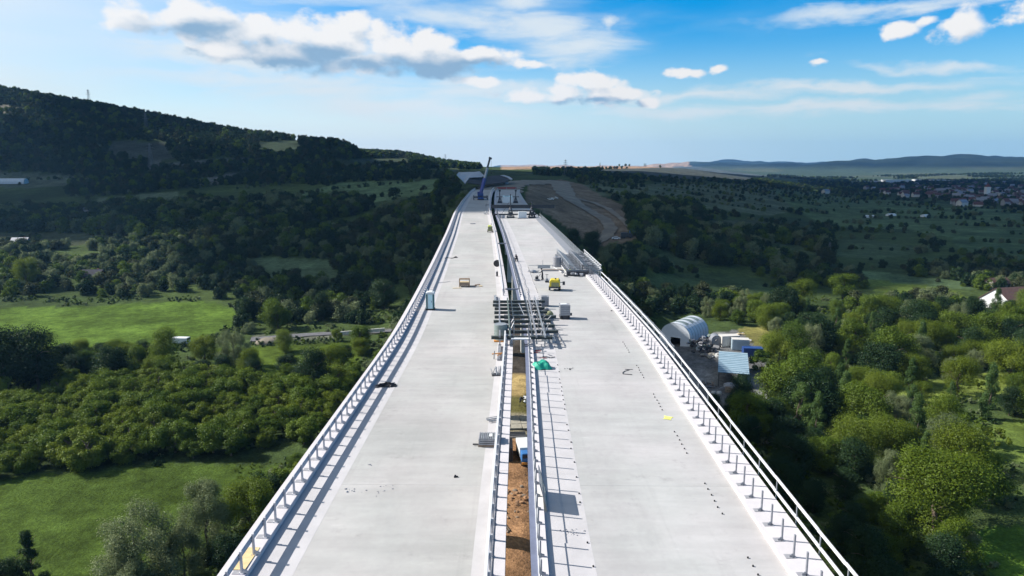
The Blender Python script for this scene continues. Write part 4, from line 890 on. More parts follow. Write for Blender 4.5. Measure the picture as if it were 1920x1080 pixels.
# ------------------------------------------------------------------ edge formwork carriage on the right side
t = empty('edge_formwork', (0, 0, 0), label='lattice of scaffold tubes hanging over the right edge beyond the yellow machine', cat='formwork')
S0, S1 = 112.3, 131.0
IN, MD, OU = 23.6, 25.9, 28.9
for s in np.arange(S0, S1 + .1, 1.85):
    MB().bar(Wp(s, IN - .4, .75), Wp(s, OU + .3, .75), .14, .2).build('cross_beam', 'dull_steel', t)
    MB().bar(Wp(s, IN, .02), Wp(s, IN, 1.9), .10).build('upright', 'scaffold_steel', t); MB().bar(Wp(s, MD, .1), Wp(s, MD, 1.8), .10).build('upright', 'dark_steel', t); MB().bar(Wp(s, OU, -2.2), Wp(s, OU, 1.7), .10).build('upright', 'bright_steel', t)
    MB().bar(Wp(s, OU - .5, -2.2), Wp(s, OU + .3, -2.2), .12).build('lower_beam', 'scaffold_steel', t)
    MB().bar(Wp(s, IN, 1.85), Wp(s + .9, MD, .3), .08).build('brace', 'bright_steel', t); MB().bar(Wp(s, MD, 1.75), Wp(s + .9, OU, .2), .08).build('brace', 'scaffold_steel', t); MB().bar(Wp(s, MD, .2), Wp(s - .6, OU, 1.7), .07).build('brace', 'dull_steel', t)
for s in np.arange(S0, S1 - 1.8, 1.85):
    for o_, z0, z1 in ((IN, .1, 1.8), (MD, .2, 1.7), (OU, .1, 1.6)): MB().bar(Wp(s, o_, z0), Wp(s + 1.85, o_, z1), .07).build('brace', 'scaffold_steel' if o_ < 28 else 'bright_steel', t); MB().bar(Wp(s, o_, z1), Wp(s + 1.85, o_, z0), .07).build('brace', 'dull_steel' if o_ < 28 else 'bright_steel', t)
for o_, z_, mt in ((IN, 1.85, 'scaffold_steel'), (IN, 1.0, 'dull_steel'), (MD, 1.8, 'dull_steel'), (OU, 1.65, 'bright_steel'), (OU, 1.1, 'bright_steel'), (27.4, .85, 'dark_steel'), (IN - .3, .3, 'bright_steel')): MB().bar(Wp(S0 - .6, o_, z_), Wp(S1 + .6, o_, z_), .10).build('long_tube', mt, t)
for k, s in enumerate(np.arange(S0 + 4.4, S1, 1.5)): MB().box(Wp(s, 27.4, .9), (1.9, 1.1, .05), heading(s)).build('platform_board', 'dull_steel' if k % 3 else 'dark_steel', t)
MB().bar(Wp(S0 - .8, 23.2, .4), Wp(S0 - .8, 27.6, .4), .5, .7).build('front_girder', 'dark_steel', t)
for k in range(22): MB().box(Wp(S0 - 1 + rr.uniform(-.9, 3.2), rr.uniform(22.6, 27.5), .2 + rr.random() * .5), (.6, .3, .25), rr.random() * 3, rr.random()).build('loose_plate', ('dark_steel', 'dull_steel', 'scaffold_steel')[k % 3], t)
MB().bar(Wp(S0 + 8, 21.9, .1), Wp(S0 - 1.2, 23.2, .1), .1).build('side_rail', 'bright_steel', t)
# net strip fence on the grey edge further on
dr = empty('water_drum', Wp(121.5, 22.6, 0), heading(118), 'upright grey ribbed drum at the corner of the edge formwork', 'drum')
MB().tube((0, 0, .12), (0, 0, 1.7), .72, n=28).build('shell', 'grey_plastic', dr)
for k in range(5): MB().tube((0, 0, .3 + .28 * k), (0, 0, .35 + .28 * k), .75, n=28).build('hoop', 'dull_steel', dr)
MB().box((0, 0, .05), (1.7, 1.7, .12)).build('skid', 'dull_steel', dr); MB().tube((-.2, 0, 1.7), (-.2, 0, 1.85), .2).build('cap', 'scaffold_steel', dr)
t = empty('mesh_fence', (0, 0, 0), label='fine steel mesh fence along the grey edge beyond the edge formwork', cat='fence')
for s0 in np.arange(131.6, 214, 4.0):
    m = MB()
    for k in range(5): m.bar(Wp(s0, RE + .1, .15 + .27 * k), Wp(s0 + 3.9, RE + .1, .15 + .27 * k), .045)
    for k in range(7): m.bar(Wp(s0 + .65 * k, RE + .1, .02), Wp(s0 + .65 * k, RE + .1, 1.3), .045)
    m.build('mesh_panel', 'scaffold_steel', t)
# tie bar and planks across the gap
for s, lab in ((153, 'steel tie bar bridging the narrow gap beyond the formwork'), (98.5, 'rusty tie beam bridging the gap just beyond the formwork')):
    tt = empty('tie_bar', Wp(s, GL - .2, .3), heading(s), lab, 'beam'); MB().box((.85, 0, 0), (1.9, .3, .25)).build('bar', 'dull_steel', tt); MB().box((.05, 0, -.02), (.2, .6, .12)).build('end_plate', 'dull_steel', tt); MB().box((1.65, 0, -.02), (.2, .6, .12)).build('end_plate', 'dull_steel', tt)
# ------------------------------------------------------------------ things on the ground
def gthing(name, u, v, label, cat, rz=0., group=None, dz=0.):
    x, y, z = ground_at(u, v); return empty(name, (x, y, z + dz), rz, label, cat, group)
def sheet(name, pts, mt, lift=.12, label=None, kind='structure', cat=None, ns=10, w=None):
    """ribbon or quad patch lying on the ground; pts = centre line with widths, in place coordinates"""
    vs, fs = [], []; P = []
    for (a, b) in zip(pts[:-1], pts[1:]):
        for k in range(ns): f = k / ns; P.append(tuple(a[i] * (1 - f) + b[i] * f for i in range(3)))
    P.append(pts[-1]); n = 5
    for i, (x, y, ww) in enumerate(P):
        q0 = P[max(0, i - 1)]; q1 = P[min(len(P) - 1, i + 1)]; dx, dy = q1[0] - q0[0], q1[1] - q0[1]; l = math.hypot(dx, dy) + 1e-9; nx, ny = dy / l, -dx / l
        for k in range(n + 1):
            o = (k / n - .5) * ww * (1 + .1 * math.sin(i * 1.3)); xx, yy = x + nx * o, y + ny * o; vs.append((xx, yy, float(terr(xx, yy)) + lift))
    for i in range(len(P) - 1):
        for k in range(n): a = i * (n + 1) + k; fs.append((a, a + 1, a + n + 2, a + n + 1))
    o = MB().add(vs, fs).build(name, mt); tag(o, label, cat, None, kind); return o
def road(name, px, mt, lift=.2, w=4, kind='structure'):
    pts = []
    for p in px: x, y, z = ground_at(p[0], p[1]); pts.append((x, y, p[2] if len(p) > 2 else w))
    return sheet(name, pts, mt, lift, kind=kind)
road('gravel_path', [(470, 638, 5), (520, 633, 4.5), (600, 628, 4), (680, 624, 3.5), (735, 621, 3.5)], 'asphalt', .25)
road('dirt_road', [(1045, 341, 22), (1054, 352, 17), (1062, 368, 15), (1076, 380, 13), (1105, 396, 9), (1134, 412, 7), (1146, 430, 7), (1136, 446, 7), (1105, 460, 7)], 'pale_dirt', .5)
road('dirt_track', [(1078, 373, 9), (1110, 380, 6), (1140, 392, 4.5), (1165, 412, 3.2), (1188, 434, 2.6)], 'pale_dirt', .55)
road('village_road', [(1800, 372, 14), (1850, 376, 16), (1890, 380, 18), (1925, 384, 20)], 'pale_dirt', 1.2)
# approach embankment and road beyond the deck ends
p0 = Wp(421, 13)
def track(name, pts, mt, lift, w): return sheet(name, [(x, y, w) for x, y in pts], mt, lift)
sheet('approach_road', [(Wp(424, 14)[0], 424, 30), (-8, 470, 30), (2, 540, 27), (22, 620, 25), (50, 700, 24)], 'pale_dirt', .5)
# cut slope with pale sheeting left of the far deck end
def slope_panel(name, px, hs, mt, label, cat):
    vs = []
    for (u, v, d) in px:
        r = ray(u, v); k = d / r[1]; vs.append((r[0] * k, d, CH + r[2] * k))
    c_ = tuple(np.mean(vs, 0)); t = empty(name, c_, 0, label, cat); n = len(vs)
    l = [tuple(np.subtract(p, c_)) for p in vs]; bk = [(p[0], p[1] + hs, p[2] - .6) for p in l]
    MB().add(l + bk, [tuple(range(n)), tuple(range(2 * n - 1, n - 1, -1))] + [(k, (k + 1) % n, n + (k + 1) % n, n + k) for k in range(n)]).build('panel', mt, t); return t
slope_panel('slope_sheeting', [(856, 328, 470), (872, 344, 452), (880, 333, 470), (905, 332, 478), (899, 322, 500), (860, 323, 500)], 3, 'geotextile', 'pale blue-grey sheeting laid over the cut slope left of the crane', 'sheeting')
slope_panel('slope_sheeting', [(889, 322.5, 505), (900, 331, 480), (910, 331, 480), (899, 321, 505)], 3, 'geotextile', 'narrow strip of pale sheeting on top of the slope behind the crane', 'sheeting')
slope_panel('rock_cut', [(876, 343, 450), (906, 347, 455), (945, 342, 480), (962, 334, 520), (945, 328, 530), (925, 329, 520), (900, 333, 490), (880, 335, 470)], 10, 'dark_soil', 'dark blue-grey excavated slope behind the crane boom', 'slope')
slope_panel('slope_kerb', [(938, 328.5, 525), (950, 332, 515), (958, 337, 500), (961, 335.5, 502), (955, 331, 520), (945, 328, 530)], 2, 'geotextile', 'thin pale curved edging on top of the dark excavated slope', 'edging')
t = empty('barrier_tape', (Wp(421, 20)[0], 427, SL * 425), 0, 'faded red barrier strip across the end of the right deck', 'barrier')
MB().box((0, 0, 1.0), (12, .15, 1.0)).build('band', 'red_paint', t)
for x in (-5.5, 0, 5.5): MB().box((x, 0, .5), (.2, .2, 1.6)).build('post', 'dull_steel', t)
tt = empty('parked_truck', (Wp(470, 17)[0] + 1, 500, float(terr(-4, 500)) + .5), .2, 'small dark truck standing on the dirt road beyond the deck end', 'truck')
MB().box((0, 0, 1.3), (2.4, 4.5, 1.8)).build('body', 'dark_steel', tt, bevel=.1); MB().box((0, -3, 1.1), (2.3, 1.6, 1.6)).build('cab', 'dull_steel', tt, bevel=.15)
for sx in (-1, 1):
    for y_ in (-2.8, 1.5): MB().tube((sx * .9, y_, .45), (sx * 1.2, y_, .45), .45, n=12).build('wheel', 'rubber', tt)
# lorry and containers down at the end of the dirt track
def truck(u, v, lab, mt, rz, L_=7, cabmt=None):
    t = gthing('parked_truck', u, v, lab, 'truck', rz); MB().box((0, 0, .75), (2.2, L_, .3)).build('chassis', 'dark_steel', t); MB().box((0, .8, 1.9), (2.4, L_ - 2.2, 2.0)).build('box_body', mt, t, bevel=.08)
    cb = MB().prism([(-L_ / 2, .7), (-L_ / 2, 1.6), (-L_ / 2 + .4, 2.5), (-L_ / 2 + 1.7, 2.5), (-L_ / 2 + 1.7, .7)], -1.15, 1.15, 'x').build('cab', cabmt or mt, t); MB().box((0, -L_ / 2 + .16, 2.0), (2.0, .1, .7), 0, -.4).build('windscreen', 'window_glass', cb)
    for y_ in (-L_ / 2 + .9, L_ / 2 - 2, L_ / 2 - .9):
        for sx in (-1, 1): MB().tube((sx * .85, y_, .5), (sx * 1.15, y_, .5), .5, n=14).build('wheel', 'rubber', t)
truck(1194, 441, 'blue lorry parked at the end of the dirt track beside the trees', 'light_blue_paint', R(75), 8)
truck(1174, 447, 'dark flat truck parked left of the blue lorry', 'dark_steel', R(85), 6)
def car(u, v, lab, mt, rz, group=None):
    t = gthing('parked_car', u, v, lab, 'car', rz, group); bd = MB().prism([(-2.1, .3), (-2.1, .8), (-1.2, .95), (-.7, 1.4), (1.0, 1.4), (1.6, .95), (2.1, .85), (2.1, .3)], -.85, .85, 'x').build('body', mt, t)
    MB().prism([(-1.12, .96), (-.68, 1.36), (.98, 1.36), (1.5, .97)], -.87, .87, 'x').build('windows', 'window_glass', t)
    for y_ in (-1.35, 1.3):
        for sx in (-1, 1): MB().tube((sx * .72, y_, .32), (sx * .9, y_, .32), .32, n=12).build('wheel', 'rubber', t)
car(1155, 449, 'white car parked left of the dark truck at the track end', 'white_paint', R(80)); car(1032, 375, 'white car parked high beside the dirt road', 'white_paint', R(70)); car(1040, 373, 'pale car parked right of the other by the dirt road', 'plaster', R(60))
# ground seen through the gap
t = gthing('dump_truck', 982, 868, 'blue and white truck seen through the gap under the bridge', 'truck', R(8)); t.location.x += .55
MB().box((0, 1.5, .8), (2.3, 6.4, .3)).build('chassis', 'dark_steel', t); cb = MB().box((0, -1.2, 1.6), (2.4, 1.7, 1.5)).build('cab', 'light_blue_paint', t, bevel=.12); MB().box((0, -2.06, 1.85), (2.1, .05, .6)).build('windscreen', 'window_glass', cb)
MB().prism([(-.3, 1.0), (-.1, 2.6), (4.4, 2.6), (4.6, 1.0)], -1.25, 1.25, 'x').build('tipper_body', 'white_paint', t, bevel=.05)
for y_ in (-1.2, 2.6, 3.8):
    for sx in (-1, 1): MB().tube((sx * .9, y_, .5), (sx * 1.22, y_, .5), .5, n=14).build('wheel', 'rubber', t)
MB().box((0, -2.15, .7), (2.4, .2, .35)).build('bumper', 'orange_paint', t)
t = gthing('steel_container', 958, 862, 'black container seen through the gap left of the truck', 'container', .02); MB().box((-.9, 1.2, 1.2), (2.4, 4.6, 2.3)).build('body', 'black_plastic', t)
for k in range(8): MB().box((-.9 + .32 * (k - 3.5), -1.13, 1.2), (.12, .06, 2.1)).build('rib', 'dark_steel', t)
t = gthing('beam_stack', 968, 818, 'stack of grey steel beams seen through the gap under the bridge', 'beams', .05)
for k in range(6): MB().box((0, -.9 + .36 * k, .2 + .12 * (k % 2)), (3.4, .22, .26)).build('beam', ('scaffold_steel', 'dark_steel')[k % 2], t)
t = gthing('stone_slab_stack', 975, 795, 'grey concrete slabs lying in the gap between the decks', 'slabs', .1)
for i in range(3):
    for j in range(3): MB().box((-3 + 2.1 * i, -2 + 2.3 * j, .15 + rr.random() * .1), (2.0, 2.2, .3), rr.uniform(-.04, .04)).build('slab', 'stone', t, bevel=.04)
t = gthing('excavator_scrap', 981, 757, 'black and white heap seen at the gap near the right deck', 'heap', .2)
for k in range(12): MB().box((rr.uniform(-.8, 1.4), rr.uniform(-1.5, 1.5), .5 + rr.random()), (rr.uniform(.3, 1.1), .3, rr.uniform(.3, .9)), rr.random() * 3, rr.random()).build('scrap_piece', ('black_plastic', 'white_paint', 'dark_steel')[k % 3], t)
t = gthing('timber_beams', 962, 1000, 'dark logs and ruts in the brown mud under the gap', 'logs', .3)
for k in range(9): a = rr.uniform(1.2, 1.9); x_, y_ = rr.uniform(-1.2, 1.6), rr.uniform(-4, 9); MB().tube((x_, y_, .1), (x_ + 1.2 * math.cos(a), y_ + 2.2 * math.sin(a), .15), .13, .08, 8).build('log', 'weathered_wood' if k % 2 else 'bark', t)
t = gthing('rubble_heap', 975, 935, 'heap of earth clods and stones on the brown mud under the gap', 'rubble', 0)
for k in range(46): MB().ball((rr.gauss(0, 1.6), rr.gauss(0, 3.2), .05), rr.uniform(.15, .5), 7, 4, (1, rr.uniform(.7, 1.3), .6), .5, k).build('clod', 'mud' if k % 3 else 'dirt', t)

# ------------------------------------------------------------------ yard right of the bridge
x0, y0, z0 = ground_at(1265, 649)
hang = empty('storage_tent', (x0, y0, z0), R(-38), 'white arched storage tent with a dark doorway in the yard right of the bridge', 'storage tent')
# arch in local x (width) and z, length along y
w_, h_, n_ = 4.7, 6.7, 16
arch = [(-w_, 0)] + [(-w_ * math.cos(math.pi * k / n_) ** 1 if True else 0, 2.0 + (h_ - 2.0) * math.sin(math.pi * k / n_) ** .85) for k in range(n_ + 1)] + [(w_, 0)]
LEN = 13.0
def lerp_panel(i0, i1, y0_, y1_, mt, name):
    m = MB(); pts = arch[i0:i1 + 1]; n = len(pts); inn = [(p[0] * .985, p[1] * .985) for p in pts]
    vs = [(p[0], y0_, p[1]) for p in pts] + [(p[0], y1_, p[1]) for p in pts] + [(p[0], y0_, p[1]) for p in inn] + [(p[0], y1_, p[1]) for p in inn]
    fs = [(k, k + 1, n + k + 1, n + k) for k in range(n - 1)] + [(2 * n + k, 3 * n + k, 3 * n + k + 1, 2 * n + k + 1) for k in range(n - 1)] + [(k, 2 * n + k, 2 * n + k + 1, k + 1) for k in range(n - 1)] + [(n + k, n + k + 1, 3 * n + k + 1, 3 * n + k) for k in range(n - 1)]
    m.add(vs, fs).build(name, mt, hang)
nb = 7
for b_ in range(nb):
    ya, yb = LEN * b_ / nb + .03, LEN * (b_ + 1) / nb - .03
    lerp_panel(0, 6, ya, yb, 'membrane_white', 'side_panel'); lerp_panel(6, 12, ya, yb, 'membrane_grey' if b_ % 2 else 'membrane_white', 'roof_panel'); lerp_panel(12, len(arch) - 1, ya, yb, 'membrane_white', 'side_panel')
for b_ in range(nb + 1):
    m = MB(); y_ = LEN * b_ / nb
    for k in range(len(arch) - 1): m.bar((arch[k][0] * 1.003, y_, arch[k][1] * 1.003), (arch[k + 1][0] * 1.003, y_, arch[k + 1][1] * 1.003), .07)
    m.build('rib', 'membrane_grey', hang)
def face(y_):
    top = [p for p in arch if p[1] > 0]
    d0, d1, dh = -1.3, 1.7, 2.5
    m = MB(); n = len(arch)
    vs = [(x, y_, z) for x, z in arch] + [(d0, y_, 0), (d0, y_, dh), (d1, y_, dh), (d1, y_, 0)]
    L_ = len(arch); half = [i for i in range(L_) if arch[i][0] < d0 - .01]; right = [i for i in range(L_) if arch[i][0] > d1 + .01]; mid = [i for i in range(L_) if i not in half and i not in right]
    f1 = tuple(half) + (mid[0], L_ + 1, L_ + 0); f2 = tuple(mid) + (L_ + 2, L_ + 1); f3 = (mid[-1],) + tuple(right) + (L_ + 3, L_ + 2)
    m.add(vs, [f1, f2, f3]); m.add([(v[0], v[1] + .06, v[2]) for v in vs], [tuple(reversed(f)) for f in (f1, f2, f3)]); m.build('front_wall', 'membrane_white', hang)
face(-.02)
MB().add([(x, LEN + .02, z) for x, z in arch], [tuple(range(len(arch)))]).build('rear_wall', 'membrane_white', hang)
for x_ in (-1.36, 1.76): MB().box((x_, -.06, 1.3), (.12, .1, 2.6)).build('door_frame', 'white_paint', hang)
MB().box((.2, -.06, 2.6), (3.3, .1, .14)).build('door_frame', 'white_paint', hang)
# junk, machines, containers, shed
t = gthing('scrap_pile', 1320, 656, 'dark jumble of machinery and scrap beside the storage tent', 'scrap', .2)
for k in range(64): MB().box((rr.gauss(0, 2.4), rr.gauss(0, 2.2), rr.uniform(.3, 3.0)), (rr.uniform(.4, 2.2), rr.uniform(.2, .9), rr.uniform(.2, .9)), rr.random() * 3, rr.random() * .8).build('scrap_piece', ('dark_steel', 'black_plastic', 'dull_steel', 'green_grey_steel', 'dark_steel')[k % 5], t)
t = gthing('fuel_tank', 1341, 650, 'round grey tank behind the scrap beside the tent', 'tank', 0); MB().tube((0, -1.2, 1.9), (0, 1.6, 1.9), 1.5, n=24).build('shell', 'dull_steel', t)
for y_ in (-.8, 1.2): MB().box((0, y_, .25), (2.2, .3, .6)).build('cradle', 'dark_steel', t)
t = gthing('site_cabin', 1308, 658, 'narrow white door panel standing at the tent corner', 'panel', .1); MB().box((0, 0, 1.1), (1.0, .12, 2.2)).build('leaf', 'white_paint', t); MB().box((0, -.1, 1.1), (.8, .08, .1)).build('rail', 'dull_steel', t); MB().box((0, .3, .08), (1.2, .8, .12)).build('foot', 'dark_steel', t)
t = gthing('gravel_heap', 1345, 668, 'low heap of gravel and blocks in the middle of the yard', 'gravel heap', 0)
for k in range(40): MB().ball((rr.gauss(0, 2.4), rr.gauss(0, 1.1), .1), rr.uniform(.25, .75), 7, 4, (1, 1, .6), .4, k).build('block', ('stone', 'concrete', 'gravel')[k % 3], t)
def container(u, v, lab, mt, rz, L_=6, W_=2.4, H_=2.5, top=None):
    t = gthing('container', u, v, lab, 'container', rz); MB().box((0, 0, H_ / 2 + .1), (L_, W_, H_)).build('body', mt, t); MB().box((0, 0, H_ + .14), (L_ + .05, W_ + .05, .08)).build('roof', top or mt, t)
    for k in range(int(L_ / .45)): MB().box((-L_ / 2 + .3 + .45 * k, -W_ / 2 - .03, H_ / 2 + .1), (.18, .07, H_ - .25)).build('rib', mt, t)
    for k in (0, 1): MB().box((L_ / 2 + .03, -.58 + 1.16 * k, H_ / 2 + .1), (.05, 1.08, H_ - .3)).build('door', 'dark_steel' if mt == 'plaster' else mt, t)
container(1366, 649, 'pale ribbed container standing in the yard behind the gravel', 'plaster', R(8), 5.2, 2.6, 2.9, 'plaster'); container(1387, 656, 'grey container with a pale roof in front of the pale one', 'sheet_metal', R(-10), 4.5, 2.6, 2.9, 'plaster'); container(1410, 668, 'dark blue container at the right edge of the yard', 'blue_paint', R(-6), 5, 2.4, 2.2, 'blue_paint')
for k, (u, v) in enumerate(((1366, 632), (1385, 628), (1400, 640), (1358, 640), (1371, 668), (1379, 672))):
    t = gthing('debris_pile', u, v, ('white rubble on the grass behind the pale container', 'pale boards on the grass right of the white rubble', 'mixed debris beside the blue container', 'pale debris between tent and container', 'pale stones in front of the grey container', 'tan blocks at the corner of the blue shed')[k], 'debris', k)
    for j in range(9): MB().box((rr.gauss(0, .9), rr.gauss(0, .6), .15 + rr.random() * .3), (rr.uniform(.3, 1.1), rr.uniform(.2, .6), .25), rr.random() * 3).build('piece', ('plaster', 'pale_wood', 'concrete')[j % 3], t)
xs_, ys_, zs_ = ground_at(1374, 726)
t = empty('open_shed', (xs_, ys_, zs_), R(-17), 'open shed with a pale blue sloping metal roof beside the yard', 'shed')
for j in range(12): MB().box((0, .7 + 1.4 * j, 3.3 + .056 * j + .02 * (j % 2)), (6.9, 1.36, .07), rr.uniform(-.008, .008), .04).build('roof_sheet', 'shed_roof_metal', t)
for j in range(12): MB().box((0, .02 + 1.4 * j, 3.33 + .056 * j), (6.9, .1, .08)).build('seam', 'blue_sheet_metal', t)
for sx in (-3.2, 3.2):
    for sy, h in ((.2, 3.2), (5.8, 3.4), (11.2, 3.6), (16.4, 3.8)): MB().box((sx, sy, h / 2 - .4), (.15, .15, h + .7)).build('post', 'dark_steel', t)
MB().box((0, 16.6, 1.8), (6.5, .1, 3.6)).build('rear_wall', 'blue_sheet_metal', t); MB().box((3.3, 8.4, 1.6), (.1, 16, 3.2)).build('side_wall', 'blue_sheet_metal', t)
t = gthing('covered_stack', 1374, 736, 'stack under a grey crumpled cover in front of the open shed', 'stack', R(-14))
MB().box((0, 0, .8), (3.4, 1.8, 1.4)).build('stack_base', 'weathered_wood', t); MB().ball((0, 0, 1.5), 1.0, 16, 8, (2.0, 1.1, .7), .3, 5).build('cover', 'grey_plastic', t)
t = gthing('timber_pile', 1332, 728, 'untidy pile of poles and rods by the bridge edge below the yard', 'timber', .4)
for k in range(22): a = rr.uniform(0, 3.1); x_, y_ = rr.gauss(0, 1), rr.gauss(0, 1); MB().bar((x_, y_, .1 + rr.random() * .5), (x_ + 2.2 * math.cos(a), y_ + 2.2 * math.sin(a), .2 + rr.random()), .14).build('pole', ('dark_steel', 'dull_steel', 'weathered_wood')[k % 3], t)
t = gthing('rubble_sacks', 1338, 742, 'two grey rubble sacks at the foot of the pole pile', 'sacks', 0)
for x_ in (0, 1.2): MB().ball((x_, 0, .5), .65, 12, 7, (1, .9, .9), .25, int(x_ * 5)).build('sack', 'concrete', t)
for (u, v, s_, lab) in ((1430, 812, .5, 'pale stone lying in the shade right of the bridge'), (1437, 830, .8, 'flat pale slab in the shade below the pale stone')):
    t = gthing('stone', u, v, lab, 'stone', 0); MB().ball((0, 0, .2), s_, 9, 5, (1.5, .8, .4), .4, u).build('rock', 'concrete', t)

# ------------------------------------------------------------------ houses
def house(u, v, w, d, h, rh, rz, lab, wall='plaster', roof='red_roof', group=None, wins=True, xyz=None):
    t = empty('house', xyz, rz, lab, 'house', group) if xyz else gthing('house', u, v, lab, 'house', rz, group)
    wl = MB().box((0, 0, h / 2 - .5), (w, d, h + 1)).prism([(-d / 2, h), (d / 2, h), (0, h + rh)], -w / 2 + .01, w / 2 - .01, 'x').build('wall', wall, t)
    rf = MB()
    for sy in (-1, 1): rf.add([(-w / 2 - .4, sy * (d / 2 + .5), h - .3), (w / 2 + .4, sy * (d / 2 + .5), h - .3), (w / 2 + .4, 0, h + rh + .12), (-w / 2 - .4, 0, h + rh + .12), (-w / 2 - .4, sy * (d / 2 + .5), h - .5), (w / 2 + .4, sy * (d / 2 + .5), h - .5), (w / 2 + .4, 0, h + rh - .08), (-w / 2 - .4, 0, h + rh - .08)],
                              [(0, 1, 2, 3), (7, 6, 5, 4), (0, 4, 5, 1), (1, 5, 6, 2), (3, 2, 6, 7), (0, 3, 7, 4)])
    rf = rf.build('roof', roof, t); MB().box((w * .25, .6, h + rh * .8), (.7, .7, 1.6)).build('chimney', 'red_roof', rf)
    if wins:
        for k in range(max(2, int(w / 3))):
            for sy in (-1, 1): MB().box((-w / 2 + (k + .5) * w / max(2, int(w / 3)), sy * (d / 2 + .02), h * .55), (1.1, .06, 1.2)).build('window', 'window_glass', t)
    return t
house(1904, 577, 19, 13, 3.0, 4.6, R(14), 'white house with a large brown roof at the right edge of the picture', 'white_paint', 'brown_roof')
house(1868, 541, 9, 6, 2.6, 2.0, R(20), 'low outbuilding with reddish roof behind the brown-roofed house', 'plaster', 'brown_roof')
house(176, 529, 8, 6, 3.2, 2.2, R(4), 'small dark red house hidden among the trees on the left', 'red_paint', 'dark_soil')
house(40, 462, 8, 6, 3, 2, R(10), 'small bluish house among dark trees at the far left', 'blue_sheet_metal', 'dull_steel')
house(158, 402, 10, 7, 3, 2, R(5), 'grey house barely visible in the wood on the left slope', 'grey_plaster', 'dull_steel')
t = gthing('greenhouse', 14, 345, 'long white greenhouse at the left edge below the hill', 'greenhouse', R(4))
for k in range(8):
    m = MB(); a_ = [(-2.6, 0), (-2.6, 1.6), (-1.8, 3.0), (0, 3.6), (1.8, 3.0), (2.6, 1.6), (2.6, 0)]; m.prism([(x_ * 1.6, z_ * 1.5) for x_, z_ in a_], -18 + 4.5 * k, -18 + 4.5 * k + 4.4, 'x').build('tunnel_bay', 'membrane_white', t)
# white heap and barrier by the road on the left
t = gthing('sand_heap', 506, 643, 'pale sand heap beside the grey road left of the bridge', 'sand heap'); MB().ball((0, 0, 0), 3.2, 16, 8, (1.2, .8, .5), .25, 3).build('mound', 'pale_dirt', t, True); MB().ball((2, .5, 0), 1.4, 12, 6, (1.2, .8, .6), .3, 5).build('mound', 'pale_dirt', t, True)
t = gthing('white_van', 340, 645, 'white vehicle half hidden between the trees on the left', 'van', R(85)); MB().box((0, 0, 1.2), (2.0, 4.8, 1.7)).build('body', 'white_paint', t, bevel=.2); MB().box((0, -2.2, 1.6), (1.8, .5, .6)).build('windscreen', 'window_glass', t)
for sx in (-1, 1):
    for y_ in (-1.5, 1.5): MB().tube((sx * .8, y_, .35), (sx * 1.03, y_, .35), .35, n=12).build('wheel', 'rubber', t)
xa, ya, za = ground_at(640, 630); xb, yb, zb = ground_at(722, 624)
t = empty('concrete_barrier', (xa, ya, za), 0, 'long pale concrete barrier beside the grey road left of the bridge', 'barrier')
for k in range(8):
    f0, f1 = k / 8, (k + .95) / 8; A_ = Vector((xb - xa, yb - ya, zb - za + .2)); MB().bar(tuple(A_ * f0 + Vector((0, 0, .8))), tuple(A_ * f1 + Vector((0, 0, .8))), .5, 1.0).build('block', 'concrete', t)
# far town: each house its own, alike ones share label and group
q = random.Random(11); TG = 'houses of the far town'
houses_px = [(1548, 363), (1552, 362), (1582, 356), (1624, 355), (1638, 356), (1655, 358), (1668, 359), (1680, 358), (1690, 366), (1697, 370), (1712, 358), (1722, 362), (1744, 352), (1750, 364), (1766, 360), (1779, 358), (1790, 362)]
for i in range(95): houses_px.append((q.uniform(1790, 1925), q.uniform(343, 387)))
for i in range(42): houses_px.append((q.uniform(1650, 1800), q.uniform(346, 372)))
for i in range(14): houses_px.append((q.uniform(1930, 2060), q.uniform(345, 390)))
for (u, v) in houses_px:
    k = q.random(); red = k < .6
    house(u, v, q.uniform(8, 13), q.uniform(6, 9), q.uniform(2.6, 5.5), q.uniform(2.2, 3.6), q.uniform(-.6, .6) , 'pale walled house with a red roof in the far town' if red else 'pale walled house with a grey roof in the far town', 'far_wall' if q.random() < .75 else 'plaster', 'far_roof' if red else 'dull_steel', 'red roofed houses of the far town' if red else 'grey roofed houses of the far town', False)
def hall(u, v, w, d, h, rz, lab):
    t = gthing('warehouse', u, v, lab, 'warehouse', rz, dz=0); MB().box((0, 0, h / 2 - 1), (w, d, h + 2)).build('wall', 'white_paint', t); MB().box((0, 0, h + .2), (w + 1, d + 1, .4)).build('roof', 'membrane_white', t)
    for k in range(int(w / 12)): MB().box((-w / 2 + 6 + 12 * k, -d / 2 - .05, 2), (5, .1, 3.4)).build('gate', 'dull_steel', t)
hall(1645, 343, 34, 20, 6, 0, 'small white hall left of the long white warehouse'); hall(1680, 343, 85, 30, 10, .05, 'long white warehouse below the blue hills'); hall(1720, 340, 30, 20, 7, .1, 'white hall right of the long warehouse'); hall(1757, 341, 50, 22, 7, 0, 'far white hall near the middle of the town'); hall(1785, 342, 40, 20, 6, 0, 'low pale hall right of the middle of the town')
t = gthing('church_tower', 1850, 368, 'white tower rising above the roofs of the far town', 'tower'); MB().box((0, 0, 8), (7, 7, 16)).build('shaft', 'white_paint', t); MB().add([(-3.6, -3.6, 16), (3.6, -3.6, 16), (3.6, 3.6, 16), (-3.6, 3.6, 16), (0, 0, 23)], [(0, 1, 4), (1, 2, 4), (2, 3, 4), (3, 0, 4), (3, 2, 1, 0)]).build('spire', 'red_roof', t)
